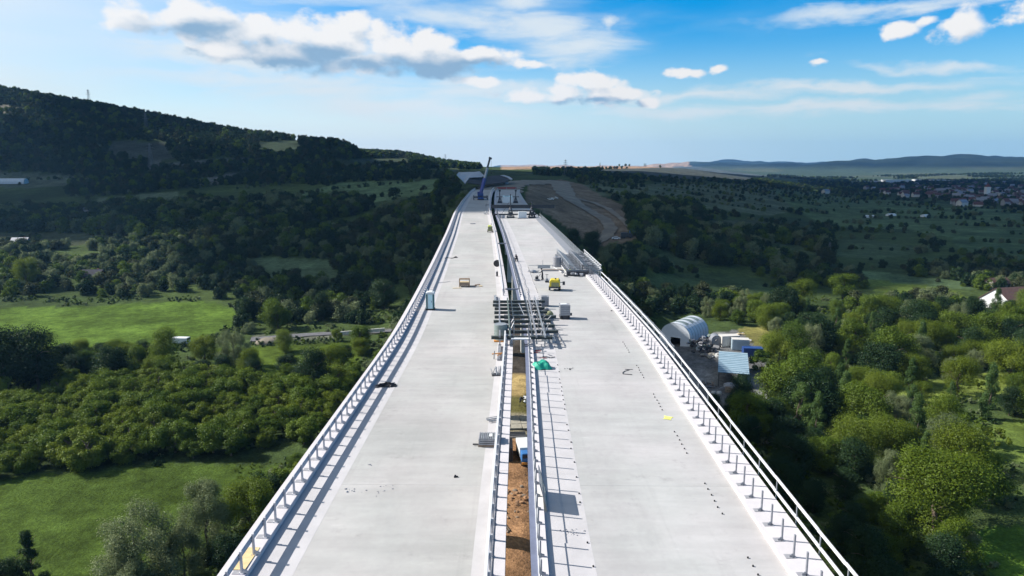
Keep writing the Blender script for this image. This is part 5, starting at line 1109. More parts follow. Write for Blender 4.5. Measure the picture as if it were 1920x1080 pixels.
for k, (u, v) in enumerate(((1624, 408), (1666, 405), (1731, 407))):
    t = gthing('field_shelter', u, v, ('leftmost of the small white tunnels out in the fields', 'white tunnel in the middle of the far fields', 'rightmost small white tunnel in the far fields')[k], 'tunnel', .3 * k)
    for j in range(3): MB().prism([(-2.5, 0), (-2.2, 1.7), (0, 2.5), (2.2, 1.7), (2.5, 0)], -1.5, 1.4, 'x').build('bay', 'white_paint', t).location = (3.0 * j, 0, 0)
# pylons and masts
def pylon(u, v, h, lab, dist=None, lift=0):
    if dist:
        r = ray(u, v); k = dist / r[1]; x_, y_ = r[0] * k, dist; z_ = float(terr(x_, y_))
    else: x_, y_, z_ = ground_at(u, v)
    t = empty('pylon', (x_, y_, z_), 0, lab, 'pylon'); m = MB(); w = h * .09
    for sx in (-1, 1):
        for sy in (-1, 1): m.bar((sx * w, sy * w, -1), (sx * w * .15, sy * w * .15, h), h * .009)
    for k in range(8):
        a, b = k / 8, (k + 1) / 8; wa, wb = w * (1 - .85 * a), w * (1 - .85 * b)
        for sx in (-1, 1): m.bar((sx * wa, -wa, h * a), (-sx * wb, -wb, h * b), h * .004)
    m.build('lattice', 'faded_steel', t)
    for f, l in ((.72, .16), (.84, .13), (.95, .1)): MB().bar((-h * l, 0, h * f), (h * l, 0, h * f), h * .014).build('cross_arm', 'faded_steel', t)
pylon(165, 172, 24, 'tall pylon on the skyline of the left hill', 1085); pylon(276, 262, 26, 'pale pylon standing on the shaded slope of the left hill', 900); pylon(1060, 331, 22, 'slender mast beside the dirt road at the horizon', 980); pylon(835, 296, 18, 'thin pylon above the low hill behind the crane', 1300)
pylon(1554, 245 + 240, 9, 'thin pale pole standing in the fields at the right')
pylon(285, 330, 28, 'pylon in front of the left hill among the dark fields', 760)
# ------------------------------------------------------------------ vegetation
def leafmat(name, c, c2, trans=.34):
    m = bpy.data.materials.new(name); m.use_nodes = True; t = m.node_tree; t.nodes.clear(); o = N('ShaderNodeOutputMaterial', t)
    at_ = N('ShaderNodeAttribute', t, attribute_name='tint'); oi = N('ShaderNodeObjectInfo', t)
    mx = N('ShaderNodeMix', t, data_type='RGBA'); mx.inputs[6].default_value = (*c, 1); mx.inputs[7].default_value = (*c2, 1)
    ad = N('ShaderNodeMath', t, operation='MULTIPLY_ADD'); L(at_.outputs['Fac'], ad.inputs[0], t); ad.inputs[1].default_value = .6; sb = N('ShaderNodeMath', t, operation='MULTIPLY'); L(oi.outputs['Random'], sb.inputs[0], t); sb.inputs[1].default_value = .5; L(sb.outputs[0], ad.inputs[2], t); ad.use_clamp = True
    L(ad.outputs[0], mx.inputs[0], t)
    d = N('ShaderNodeBsdfDiffuse', t); tr = N('ShaderNodeBsdfTranslucent', t); L(mx.outputs[2], d.inputs[0], t); L(mx.outputs[2], tr.inputs[0], t)
    gl = N('ShaderNodeBsdfGlossy', t); gl.inputs['Roughness'].default_value = .45; gl.inputs['Color'].default_value = (.6, .65, .6, 1)
    m1 = N('ShaderNodeMixShader', t); m1.inputs[0].default_value = trans; L(d.outputs[0], m1.inputs[1], t); L(tr.outputs[0], m1.inputs[2], t)
    m2 = N('ShaderNodeMixShader', t); m2.inputs[0].default_value = .015; L(m1.outputs[0], m2.inputs[1], t); L(gl.outputs[0], m2.inputs[2], t); L(m2.outputs[0], o.inputs[0], t)
    MATS[name] = m; return m
leafmat('leaves_green', (.040, .080, .010), (.125, .175, .018)); leafmat('leaves_dark', (.010, .026, .011), (.030, .058, .018), .2); leafmat('leaves_yellow', (.072, .115, .011), (.145, .185, .018)); leafmat('leaves_grey', (.100, .135, .060), (.18, .21, .10)); leafmat('leaves_poplar', (.045, .090, .024), (.090, .145, .035)); leafmat('leaves_olive', (.030, .042, .016), (.060, .070, .030), .2)
def leaves(name, blobs, n, leaf, mt, seed, flat=1.0, droop=0.0):
    """blobs: (centre, radius vector); leaves are small four-sided faces spread through them"""
    g = np.random.default_rng(seed); C_ = np.array([b[0] for b in blobs]); Rr = np.array([b[1] for b in blobs]); vol = Rr.prod(1) ** .667; k = g.choice(len(blobs), n, p=vol / vol.sum())
    d = g.normal(size=(n, 3)); d /= np.linalg.norm(d, axis=1)[:, None]; rad = g.random(n) ** .28; wob = 1 + .22 * np.sin(d[:, 0] * 5 + k) * np.sin(d[:, 1] * 6 + k * 2) + .12 * g.normal(size=n)
    P = C_[k] + d * Rr[k] * (rad * wob)[:, None]
    P[:, 2] -= droop * g.random(n) ** 2
    keep = P[:, 2] > .15; P = P[keep]; d = d[keep]; k = k[keep]; rad = rad[keep]; n = len(P)
    nn = d * .9 + g.normal(size=(n, 3)) * .55 + np.array([-.22, 0, .42]); nn /= np.linalg.norm(nn, axis=1)[:, None]
    a = np.cross(nn, g.normal(size=(n, 3))); a /= np.linalg.norm(a, axis=1)[:, None]; b = np.cross(nn, a); s = leaf * g.uniform(.6, 1.35, n)[:, None]
    V = np.stack([P - a * s, P - b * s * .55 * flat, P + a * s, P + b * s * .55 * flat], 1).reshape(-1, 3)
    me = bpy.data.meshes.new(name); me.vertices.add(4 * n); me.vertices.foreach_set('co', V.ravel().astype(np.float32)); me.loops.add(4 * n); me.loops.foreach_set('vertex_index', np.arange(4 * n, dtype=np.int32)); me.polygons.add(n); me.polygons.foreach_set('loop_start', (np.arange(n) * 4).astype(np.int32)); me.update()
    bt = g.random(len(blobs)); tint = np.clip(bt[k] * .75 + g.random(n) * .25, 0, 1)
    ca = me.color_attributes.new('tint', 'FLOAT_COLOR', 'POINT'); ca.data.foreach_set('color', np.repeat(np.stack([tint, tint, tint, np.ones(n)], 1), 4, 0).ravel().astype(np.float32))
    me.materials.append(M[mt]); return me
def trunk(name, h, r, seed, mt='bark', limbs=6, spread=.5, f0=.3):
    q = random.Random(seed); m = MB(); p = Vector((0, 0, -1.2)); pts = [p]
    for i in range(5): p = Vector((q.uniform(-.06, .06) * h * .6, q.uniform(-.06, .06) * h * .6, h * .82 * (i + 1) / 5)); pts.append(p)
    for i in range(5): m.tube(pts[i], pts[i + 1], r * (1 - i * .17), r * (1 - (i + 1) * .17), 7, False)
    for i in range(limbs):
        f = f0 + (.75 - f0) * i / limbs; b = Vector((0, 0, h * f)); a = q.random() * 6.3; e = b + Vector((math.cos(a) * h * spread * q.uniform(.5, .9), math.sin(a) * h * spread * q.uniform(.5, .9), h * q.uniform(.12, .3))); mid = (b + e) / 2 + Vector((0, 0, .04 * h)); m.tube(b, mid, r * .45, r * .3, 5, False); m.tube(mid, e, r * .3, r * .08, 5, False)
    return m.mesh(name, mt)
def blobs_round(h, w, seed, n=26, low=.22, flat=1.0):
    q = random.Random(seed); B = []
    for i in range(n):
        t_ = q.random() * 6.28; z = low + (1 - low) * q.random() ** .8; rz = math.sqrt(max(0, 1 - ((z - .58) / .46) ** 2)); rr_ = w * .5 * rz * q.uniform(.35, .85); s = h * q.choice((.07, .09, .12, .16, .20)) * q.uniform(.85, 1.15)
        B.append(((rr_ * math.cos(t_), rr_ * math.sin(t_), h * z * .92), (s * 1.1, s * 1.1, s * flat)))
    return B
KINDS = {}
def kind(key, crown, trunks): KINDS[key] = (crown, trunks)
kind('orchard', [leaves('crown', blobs_round(4.6, 5.0, 10 + i, 34, .12), 13000, .10, ('leaves_green', 'leaves_yellow', 'leaves_yellow', 'leaves_green')[i], i) for i in range(4)], [trunk('trunk', 4.4, .16, i, 'bark', 6, .35) for i in range(2)])
kind('broad', [leaves('crown', blobs_round(9, 8, 30 + i, 44, .12), 20000, .135, ('leaves_green', 'leaves_dark', 'leaves_green')[i], 20 + i) for i in range(3)], [trunk('trunk', 8.5, .3, 5 + i) for i in range(2)])
kind('dark', [leaves('crown', blobs_round(10, 7, 50 + i, 40, .1), 18000, .14, 'leaves_dark', 40 + i) for i in range(2)], [trunk('trunk', 9, .3, 15)])
kind('light', [leaves('crown', blobs_round(9.5, 8.5, 70 + i, 48, .08), 34000, .10, 'leaves_yellow', 60 + i) for i in range(2)], [trunk('trunk', 9, .28, 25)])
def blobs_willow(h, w, seed):
    q = random.Random(seed); B = []
    for i in range(46):
        t_ = q.random() * 6.28; z = q.uniform(.12, .95); rr_ = w * .5 * math.sqrt(max(.05, 1 - ((z - .45) / .56) ** 2)) * q.uniform(.3, .9); B.append(((rr_ * math.cos(t_), rr_ * math.sin(t_), h * z), (h * .09, h * .09, h * q.uniform(.09, .16))))
    return B
kind('willow', [leaves('crown', blobs_willow(11, 8, 90 + i), 34000, .12, 'leaves_grey', 80 + i, .6, .8) for i in range(2)], [trunk('trunk', 10, .22, 35, 'bark', 5, .2)])
def blobs_poplar(h, w, seed):
    q = random.Random(seed); B = []
    for i in range(34):
        z = .06 + .92 * i / 33; rr_ = w * .5 * math.sin(math.pi * min(1, z * .9 + .12)) ** .7 * q.uniform(.2, .75); t_ = q.random() * 6.28; B.append(((rr_ * math.cos(t_), rr_ * math.sin(t_), h * z), (w * .2, w * .2, h * .07)))
    return B
kind('poplar', [leaves('crown', blobs_poplar(11, 3.4, 110 + i), 12000, .125, 'leaves_poplar', 100 + i, .7) for i in range(2)], [trunk('trunk', 10, .2, 45, 'bark', 7, .12, .15)])
def blobs_fir(h, w, seed):
    q = random.Random(seed); B = []
    for i in range(40): z = .08 + .9 * i / 39; rr_ = w * .5 * (1 - z) * q.uniform(.5, 1); t_ = q.random() * 6.28; B.append(((rr_ * math.cos(t_), rr_ * math.sin(t_), h * z), (w * .12, w * .12, h * .035)))
    return B
kind('fir', [leaves('crown', blobs_fir(9, 4.2, 130), 12000, .11, 'leaves_dark', 120, .6)], [trunk('trunk', 9, .18, 55, 'bark', 8, .15, .1)])
kind('bush', [leaves('crown', blobs_round(2.6, 3.4, 150 + i, 14, .1), 4200, .09, ('leaves_green', 'leaves_grey', 'leaves_yellow')[i], 140 + i) for i in range(3)], [trunk('stem', 2.2, .06, 65, 'bark', 5, .4, .15)])
kind('tall', [leaves('crown', blobs_round(13, 8, 170 + i, 50, .2), 24000, .14, ('leaves_dark', 'leaves_green')[i], 160 + i) for i in range(2)], [trunk('trunk', 12, .35, 75)])
KH = dict(orchard=4.6, broad=9, dark=10, light=9.5, willow=11, poplar=11, fir=9, bush=2.6, tall=13)
q = random.Random(21)
def tree(x, y, k, h, label, group=None, vi=None, wide=1.0, dz=0):
    z = float(terr(x, y)); cr, tk = KINDS[k]; s = h / KH[k]; name = {'orchard': 'fruit_tree', 'poplar': 'poplar_tree', 'willow': 'willow_tree', 'fir': 'fir_tree', 'bush': 'shrub'}.get(k, 'leafy_tree')
    t = empty(name, (x, y, z + dz), q.random() * 6.28, label, 'shrub' if k == 'bush' else 'tree', group)
    i = q.randrange(len(cr)) if vi is None else vi; sx = s * wide
    inst('foliage' if k == 'bush' else 'crown', cr[i], t, (0, 0, 0), 0, (sx * q.uniform(.92, 1.1), sx * q.uniform(.92, 1.1), s)); inst('stem' if k == 'bush' else 'trunk', tk[q.randrange(len(tk))], t, (0, 0, 0), 0, (sx, sx, s)); return t
placed = []
def ptree(u, v, k, h, label, vi=None, wide=1.0, dist=None):
    """single tree whose foot is seen at pixel u,v"""
    x, y, z = ground_at(u, v); placed.append((x, y, h * .33)); return tree(x, y, k, h, label, None, vi, wide)
ptree(262, 1125, 'willow', 11.5, 'big pale willow-like tree in the near left corner beside the fir', 0, 1.1); ptree(345, 1085, 'willow', 7, 'smaller pale tree at the foot of the big willow', 1, 1.1); ptree(392, 1035, 'willow', 10, 'second pale tree between the big willow and the bridge', 1, 1.1); ptree(470, 1010, 'light', 8, 'bright green tree close to the left guard rail', 0, 1.1)
ptree(500, 960, 'broad', 6, 'dark green bush-like tree by the bridge below the meadow corner', 1, 1.2); ptree(430, 1075, 'broad', 5, 'dark low tree in the shade at the bridge foot on the left', 1, 1.2); ptree(62, 1120, 'fir', 8.5, 'dark fir at the lower left corner', 0, 1.1); ptree(10, 1130, 'broad', 5.5, 'dark leafy tree left of the fir', 1)
ptree(250, 1160, 'willow', 7, 'pale bush in front of the big willow at the frame bottom', 1, 1.3)
ptree(15, 740, 'tall', 15.5, 'very dark tall tree at the left edge above the orchard', 0, 1.15); ptree(75, 735, 'tall', 15, 'dark tall tree second from the left edge above the orchard', 0, 1.1); ptree(125, 705, 'dark', 8, 'rounded dark tree right of the two tallest ones on the left'); ptree(212, 715, 'broad', 9, 'dark green round tree between meadow and orchard', 1)
ptree(308, 700, 'tall', 11.5, 'tall tree standing against the meadow with pale leaf edges', 1, .9); ptree(255, 700, 'broad', 7, 'low spreading tree left of the tall meadow tree', 0, 1.2); ptree(385, 690, 'light', 8, 'light green tree right of the tall meadow tree'); ptree(440, 690, 'willow', 10, 'greyish crowned tree beside the sand heap', 0, 1.2)
ptree(535, 662, 'light', 6.5, 'small bright tree right of the sand heap', 1); ptree(592, 738, 'dark', 10, 'very dark narrow tree above the orchard near the bridge', 0, .9); ptree(632, 640, 'light', 3.4, 'little round tree beside the pale barrier'); ptree(620, 700, 'light', 7, 'yellow green tree behind the dark narrow tree', 0, 1.2)
ptree(466, 600, 'broad', 8, 'dark tree at the right end of the meadow', 1); ptree(520, 618, 'broad', 9.5, 'round tree with a bright left side near the grey road', 0, 1.15); ptree(605, 600, 'dark', 9, 'dark tree right of the round one near the grey road', 0, 1.1); ptree(560, 560, 'broad', 9, 'dark round tree above the grey road', 1, 1.2); ptree(660, 560, 'dark', 10, 'dark spreading tree close to the bridge above the road', 1, 1.2); ptree(720, 580, 'dark', 10, 'dark tree against the bridge edge above the road', 0, 1.2)
ptree(52, 545, 'light', 13, 'bright yellow green tree at the left above the meadow', 0, .8)
# right side
ptree(1580, 800, 'poplar', 11, 'slim pointed poplar in the middle of the right wood', 0, 1.0); ptree(1528, 830, 'poplar', 9.5, 'shorter poplar left of the slim pointed one', 1, 1.1); ptree(1497, 815, 'poplar', 10, 'broad poplar at the edge of the bridge shade', 0, 1.5); ptree(1632, 640, 'poplar', 8.5, 'dark slim poplar higher up in the right wood', 1, .9)
ptree(1750, 1000, 'light', 12.5, 'large bright round tree at the lower right', 0, 1.25); ptree(1790, 940, 'light', 12, 'tall bright tree behind the large round one at the lower right', 1, .8); ptree(1665, 925, 'willow', 7, 'pale feathery tree left of the large bright round tree', 1, .9); ptree(1600, 880, 'light', 9, 'bright tree at the shade edge below the poplars', 1, 1.1)
ptree(1805, 1045, 'bush', 3.8, 'small pale shrub beside the shaded lawn at the lower right', 1, 1.0); ptree(1850, 940, 'broad', 7, 'grey green tree right of the large bright round tree', 0, 1.1); ptree(1680, 800, 'willow', 7, 'grey shrubby tree right of the slim poplar', 0, 1.3); ptree(1715, 690, 'willow', 8.5, 'brownish grey round tree in the middle of the right wood', 1, 1.5)
ptree(1640, 760, 'broad', 6, 'low tree behind the slim poplar', 0, 1.2); ptree(1725, 760, 'light', 5, 'small tree standing alone on the dry grass patch'); ptree(1826, 690, 'light', 7, 'light tree at the right beyond the dry grass patch', 1, 1.2); ptree(1890, 720, 'light', 10, 'big light tree near the right edge above the lawn', 0, 1.2); ptree(1440, 620, 'light', 8, 'tree with a bright crown right of the yard'); ptree(1520, 640, 'broad', 9, 'dense dark tree right of the yard', 1, 1.2)
ptree(1462, 772, 'broad', 11, 'large dark green tree hiding the right end of the shed', 2, 1.1); ptree(1458, 690, 'light', 9, 'bright green tree leaning over the shed roof', 0, 1.0); ptree(1500, 735, 'broad', 10, 'round dark tree between shed and poplars', 2, 1.1)
ptree(1500, 575, 'light', 10, 'light green rounded tree standing above the right wood', 0, 1.0); ptree(1580, 560, 'broad', 9.5, 'feathery tree right of the light rounded one', 0, 1.2); ptree(1438, 590, 'willow', 7.5, 'pale drooping tree above the yard', 0, .9); ptree(1720, 640, 'tall', 12, 'very dark big tree in the middle of the right wood', 0, 1.4); ptree(1660, 610, 'light', 10, 'tall light tree left of the very dark big tree', 0, 1.1)
ptree(1030 + 45, 470, 'dark', 10, 'black round tree directly beside the right deck near the dirt road', 0, 1.2); ptree(1110, 480, 'dark', 11, 'second black round tree right of the first beside the dirt road', 1, 1.2)
# horizon trees, one by one
for k, (u, h) in enumerate(((1125, 8), (1161, 5), (1173, 6), (1180, 5), (1208, 7), (1211, 7), (1238, 6))):
    r = ray(u, 309); d = 1880; x = r[0] * d / r[1]; tree(x, d, 'poplar' if k in (0, 4, 5) else 'broad', h * 1.25, ('leftmost of the tiny trees on the horizon line', 'first tree of the horizon trio', 'middle tree of the horizon trio', 'last tree of the horizon trio', 'left tree of the horizon pair', 'right tree of the horizon pair', 'rightmost tiny tree on the horizon line')[k])
LOOK = dict(broad='mid green leafy tree', dark='dark green leafy tree', light='bright yellow-green tree', willow='pale grey-green tree', tall='tall dark green tree', orchard='low fruit tree', bush='low leafy shrub', poplar='slim poplar', fir='fir')
def where(x, y):
    u, v = proj(x, y, terr(x, y)); return float(u), float(v)
def lab_orch(k, x, y):
    u, v = where(x, y); a = 'front row along the lower meadow' if v > 838 else 'middle of the orchard' if v > 760 else 'back of the orchard below the hedge'; b = 'at the left picture edge' if u < 130 else 'left of centre' if u < 290 else 'right of centre' if u < 450 else 'nearest the bridge'; return 'low fruit tree, ' + a + ', ' + b
def lab_right(k, x, y):
    u, v = where(x, y)
    a = 'beside the yard and shed' if u < 1500 and v < 770 else 'around the pointed poplars' if u < 1640 and v > 690 else 'low down near the bright lawn' if v > 830 else 'around the dry grass patch' if v > 680 else 'below the brown-roofed house' if u > 1780 else 'near the far meadow'
    b = 'by the right picture edge' if u > 1860 else 'right part of the wood' if u > 1720 else 'middle part of the wood' if u > 1570 else 'left part of the wood'; return LOOK[k] + ', ' + a + ', ' + b
def lab_shade(k, x, y):
    u, v = where(x, y); return LOOK[k] + ' in bridge shade, ' + ('below the yard' if v < 840 else 'halfway down' if v < 960 else 'at picture bottom') + ', ' + ('near the railing' if u < 1480 else 'right of the railing')
def lab_hedge(k, x, y):
    u, v = where(x, y); return LOOK[k] + ' of the hedge above the orchard, ' + ('left of the tall meadow tree' if u < 290 else 'near the white van' if u < 420 else 'near the sand heap' if u < 560 else 'close to the bridge')
def lab_scrub(k, x, y):
    u, v = where(x, y); return LOOK[k] + ' at the left foot of the bridge, ' + ('level with the lower meadow' if v > 870 else 'level with the orchard' if v > 740 else 'level with the grey road')
def lab_tent(k, x, y):
    u, v = where(x, y); return LOOK[k] + ' behind the storage tent, ' + ('left end of the row' if u < 1360 else 'middle of the row' if u < 1440 else 'right end of the row')
# scattered individuals in outlined plots
def scatter(poly, n_max, sp, kinds, hs, label, group, wide=1.0, yr=(60, 320), xr=(-330, 330), seed=0, avoid=1.0):
    g = np.random.default_rng(seed + 1000); area = (xr[1] - xr[0]) * (yr[1] - yr[0]); m = int(area / (sp * sp) * 2.2); X = g.uniform(*xr, m); Y = g.uniform(*yr, m); U, V = proj(X, Y, terr(X, Y)); ok = inpoly(U, V, poly)
    pts = sorted(zip(X[ok], Y[ok]), key=lambda p: p[1]); cnt = 0; grid = {}
    for x, y in pts:
        if cnt >= n_max: break
        if on_bridge(x, y): continue
        c = (int(x // sp), int(y // sp)); bad = False
        for i in (-1, 0, 1):
            for j in (-1, 0, 1):
                for (a, b) in grid.get((c[0] + i, c[1] + j), ()):
                    if (a - x) ** 2 + (b - y) ** 2 < sp * sp * .72: bad = True
        if not bad:
            for (a, b, r_) in placed:
                if (a - x) ** 2 + (b - y) ** 2 < (r_ * avoid + sp * .2) ** 2: bad = True; break
        if bad: continue
        grid.setdefault(c, []).append((x, y)); k = q.choice(kinds); lb = label(k, x, y) if callable(label) else label; tree(float(x), float(y), k, q.uniform(*hs) * (.45 if k == 'bush' and hs[1] > 5 else 1), lb, group, None, wide); cnt += 1
    return cnt
def on_bridge(x, y):
    xl = np.interp(y, _ys, _xs); return (x > xl - 2.5) & (x < xl + RE + 2.5)
ORCH = [(-60, 725), (110, 712), (250, 712), (400, 704), (560, 735), (640, 700), (668, 710), (640, 770), (560, 860), (500, 868), (330, 862), (200, 872), (60, 890), (-60, 905)]
n1 = scatter(ORCH, 210, 4.1, ['orchard'], (3.4, 6.0), lab_orch, 'fruit trees of the orchard', 1.25, (95, 200), (-160, -15), 1)
n2 = scatter([(480, 905), (585, 862), (640, 800), (700, 700), (730, 650), (760, 640), (640, 900), (540, 1040), (470, 1090)], 40, 3.6, ['bush', 'bush', 'broad'], (2.4, 4.2), lab_scrub, 'scrub along the left foot of the bridge', 1.2, (78, 220), (-70, -10), 2)
n3 = scatter([(-40, 700), (0, 690), (250, 668), (330, 700), (440, 700), (600, 690), (650, 660), (690, 655), (640, 700), (560, 735), (400, 712), (110, 715), (-60, 730)], 34, 5.5, ['broad', 'dark', 'light'], (4.5, 7), lab_hedge, 'trees of the hedge between meadow and orchard', 1.1, (120, 260), (-190, -20), 3)
WOODR = [(1420, 720), (1440, 610), (1500, 590), (1700, 600), (1960, 590), (1990, 800), (1840, 870), (1700, 905), (1640, 930), (1560, 850), (1480, 790), (1430, 770)]
DRY = [(1600, 735), (1700, 745), (1860, 700), (1930, 720), (1800, 780), (1650, 800)]
n4 = scatter(WOODR, 150, 6.6, ['broad', 'light', 'broad', 'willow', 'tall', 'broad', 'poplar', 'bush'], (5.0, 12.0), lab_right, 'trees of the mixed wood on the right', 1.0, (80, 300), (30, 230), 4)
SHADE = [(1320, 770), (1430, 770), (1480, 800), (1600, 900), (1780, 1010), (1800, 1130), (1640, 1200), (1560, 1090), (1400, 860)]
n5 = scatter(SHADE, 60, 5.2, ['dark', 'broad', 'dark'], (4, 7.5), lab_shade, 'trees in the shade of the bridge', 1.15, (60, 190), (14, 110), 5)
n6 = scatter([(1290, 600), (1330, 575), (1480, 570), (1500, 600), (1440, 612), (1370, 610)], 26, 5.0, ['willow', 'broad', 'light'], (4.5, 7.5), lab_tent, 'trees behind the storage tent', 1.1, (160, 330), (50, 180), 6)
print('trees', len(placed), n1, n2, n3, n4, n5, n6)

# woods too many to count: one object each, points that carry shared crowns
def far_proto(mt, seed, h=9, w=9): return leaves('crown_mass', blobs_round(h, w, seed, 22, .05), 900, .62, mt, seed)
def stuff_wood(name, pts, protos, hmin, hmax, base_h, seed, label=None):
    if not len(pts): return
    g = np.random.default_rng(seed); P = np.array(pts); n = len(P); me = bpy.data.meshes.new(name); me.vertices.add(n); me.vertices.foreach_set('co', P.ravel().astype(np.float32))
    a = me.attributes.new('scl', 'FLOAT', 'POINT'); a.data.foreach_set('value', (g.uniform(hmin, hmax, n) / base_h).astype(np.float32)); a = me.attributes.new('rot', 'FLOAT', 'POINT'); a.data.foreach_set('value', g.uniform(0, 6.28, n).astype(np.float32)); a = me.attributes.new('pick', 'INT', 'POINT'); a.data.foreach_set('value', g.integers(0, len(protos), n).astype(np.int32))
    o = bpy.data.objects.new(name, me); COL.objects.link(o); tag(o, label, None, None, 'stuff')
    ng = bpy.data.node_groups.new(name, 'GeometryNodeTree'); ng.interface.new_socket('Geometry', in_out='INPUT', socket_type='NodeSocketGeometry'); ng.interface.new_socket('Geometry', in_out='OUTPUT', socket_type='NodeSocketGeometry')
    gi = N('NodeGroupInput', ng); go = N('NodeGroupOutput', ng); ip = N('GeometryNodeInstanceOnPoints', ng); m2p = N('GeometryNodeMeshToPoints', ng); L(gi.outputs[0], m2p.inputs[0], ng); L(m2p.outputs[0], ip.inputs['Points'], ng)
    jn = N('GeometryNodeJoinGeometry', ng)
    for pr in protos:
        po = bpy.data.objects.new('wood_crown', pr); oi = N('GeometryNodeObjectInfo', ng); oi.inputs['Object'].default_value = po; oi.inputs['As Instance'].default_value = True; L(oi.outputs['Geometry'], jn.inputs[0], ng)
    L(jn.outputs[0], ip.inputs['Instance'], ng); ip.inputs['Pick Instance'].default_value = True
    def na(nm, ty):
        x = N('GeometryNodeInputNamedAttribute', ng, data_type=ty); x.inputs[0].default_value = nm; return x.outputs[0]
    L(na('pick', 'INT'), ip.inputs['Instance Index'], ng); L(na('scl', 'FLOAT'), ip.inputs['Scale'], ng); cx_ = N('ShaderNodeCombineXYZ', ng); L(na('rot', 'FLOAT'), cx_.inputs[2], ng); L(cx_.outputs[0], ip.inputs['Rotation'], ng)
    L(ip.outputs[0], go.inputs[0], ng); md = o.modifiers.new('wood', 'NODES'); md.node_group = ng; return o
FP = [far_proto('leaves_dark', 301), far_proto('leaves_dark', 302, 9, 8), far_proto('leaves_green', 303), far_proto('leaves_olive', 304), far_proto('leaves_dark', 305, 9, 11)]
MP = [leaves('crown_mass', blobs_round(8, 7.5, 310 + i, 30, .05), 3200, .30, ('leaves_dark', 'leaves_green', 'leaves_dark', 'leaves_olive', 'leaves_grey')[i], 310 + i) for i in range(5)]
def cloud_pts(xr, yr, sp, keep, seed, sink=.6):
    g = np.random.default_rng(seed); nx = int((xr[1] - xr[0]) / sp); ny = int((yr[1] - yr[0]) / sp); X, Y = np.meshgrid(np.linspace(*xr, nx), np.linspace(*yr, ny)); X = X.ravel() + g.uniform(-.45, .45, X.size) * sp; Y = Y.ravel() + g.uniform(-.45, .45, Y.size) * sp
    Z = terr(X, Y); U, V = proj(X, Y, Z); k = keep(X, Y, U, V) & ~((Y < 432) & on_bridge(X, Y)) & (U > -140) & (U < 2060); return np.stack([X, Y, Z - sink], 1)[k]
OPEN = [p for p, c_ in PLOTS]
def clear(U, V):
    m = np.zeros(U.shape, bool)
    for p in OPEN: m |= inpoly(U, V, p)
    return ~m
NOTREE = [[(945, 332), (1060, 330), (1200, 400), (1215, 455), (1100, 470), (985, 390)], [(840, 318), (970, 318), (1020, 345), (960, 375), (870, 372)]]
def clear2(U, V):
    m = clear(U, V)
    for p in NOTREE: m &= ~inpoly(U, V, p)
    return m
# band beyond the meadow on the left, the woods round the far decks, right middle distance
bandL = lambda X, Y, U, V: clear2(U, V) & (X < 0) & (Y > 205) & (((V < 560) | (U > 430)) & (vnoise(X / 22 + 3, Y / 30) > .16)) & ~((V > 560) & (U < 445)) & (V < 640) & ~inpoly(U, V, [(470, 610), (740, 606), (740, 645), (470, 650)])
stuff_wood('woodland', cloud_pts((-420, -18), (205, 420), 5.6, bandL, 1, .8), MP, 3.8, 7.6, 8, 1)
bandR = lambda X, Y, U, V: clear2(U, V) & (X > 0) & ((V < 588) | (U < 1260)) & (vnoise(X / 26 + 13, Y / 34) > np.where((V > 500) & (U > 1150), .35, .5)) & ~inpoly(U, V, [(1225, 590), (1440, 590), (1440, 770), (1225, 700)])
stuff_wood('woodland', cloud_pts((12, 420), (140, 430), 5.8, bandR, 2, .8), MP, 3.5, 7.5, 8, 2)
# hillsides: dark woods in patches with hedges between fields
hillL = lambda X, Y, U, V: clear2(U, V) & (Y > 420) & (((fbm(X / 90, Y / 70, 3) > -.06) | ((V < 345) & (fbm(X / 120 + 7, Y / 120, 3) > -.20))) | (Y > 850)) & (U < 900)
stuff_wood('hillside_wood', cloud_pts((-1150, -30), (420, 1420), 7.6, hillL, 3, 1.0), FP, 4.5, 10.5, 9, 3)
def hedge(X, Y, s): return (np.abs(((Y + 30 * fbm(X / 120, Y / 120, 2)) % s) - s / 2) < s * .055) | (fbm(X / 70 + 4, Y / 45, 3) > .07)
midR = lambda X, Y, U, V: clear2(U, V) & (X > 0) & hedge(X, Y, 120) & (U > 1000) & ~inpoly(U, V, [(1600, 335), (1920, 335), (2060, 395), (1780, 388), (1600, 372)])
stuff_wood('hedgerow', cloud_pts((20, 1250), (430, 1650), 8.5, midR, 4, 1.2), FP, 4, 8.5, 9, 4)
townT = lambda X, Y, U, V: (X > 0) & inpoly(U, V, [(1540, 345), (1930, 335), (2060, 395), (1780, 392), (1600, 375)]) & (fbm(X / 60, Y / 60, 3) > .0)
stuff_wood('town_trees', cloud_pts((500, 2100), (900, 2300), 15, townT, 5, 1.5), FP, 5, 9, 9, 5)
farT = lambda X, Y, U, V: (fbm(X / 200, Y / 130, 3) > .09) & clear2(U, V) & (U > 900)
stuff_wood('distant_wood', cloud_pts((100, 2600), (1650, 3300), 17, farT, 6, 1.5), FP, 6, 11, 9, 6)
darkR = [(1180, 392), (1290, 385), (1330, 412), (1300, 440), (1560, 455), (1560, 500), (1300, 500), (1180, 440)]
stuff_wood('thicket', cloud_pts((50, 420), (300, 640), 6.2, lambda X, Y, U, V: inpoly(U, V, darkR) & (fbm(X / 40, Y / 40, 3) > -.12), 7, .8), MP, 6, 12, 8, 7)
darkL = [(150, 400), (480, 378), (760, 385), (850, 400), (830, 440), (600, 470), (300, 450), (0, 430), (0, 400)]
stuff_wood('thicket', cloud_pts((-560, -40), (330, 620), 6.4, lambda X, Y, U, V: inpoly(U, V, darkL) & (fbm(X / 40 + 9, Y / 34, 3) > -.06), 8, .8), MP, 7, 12, 8, 8)
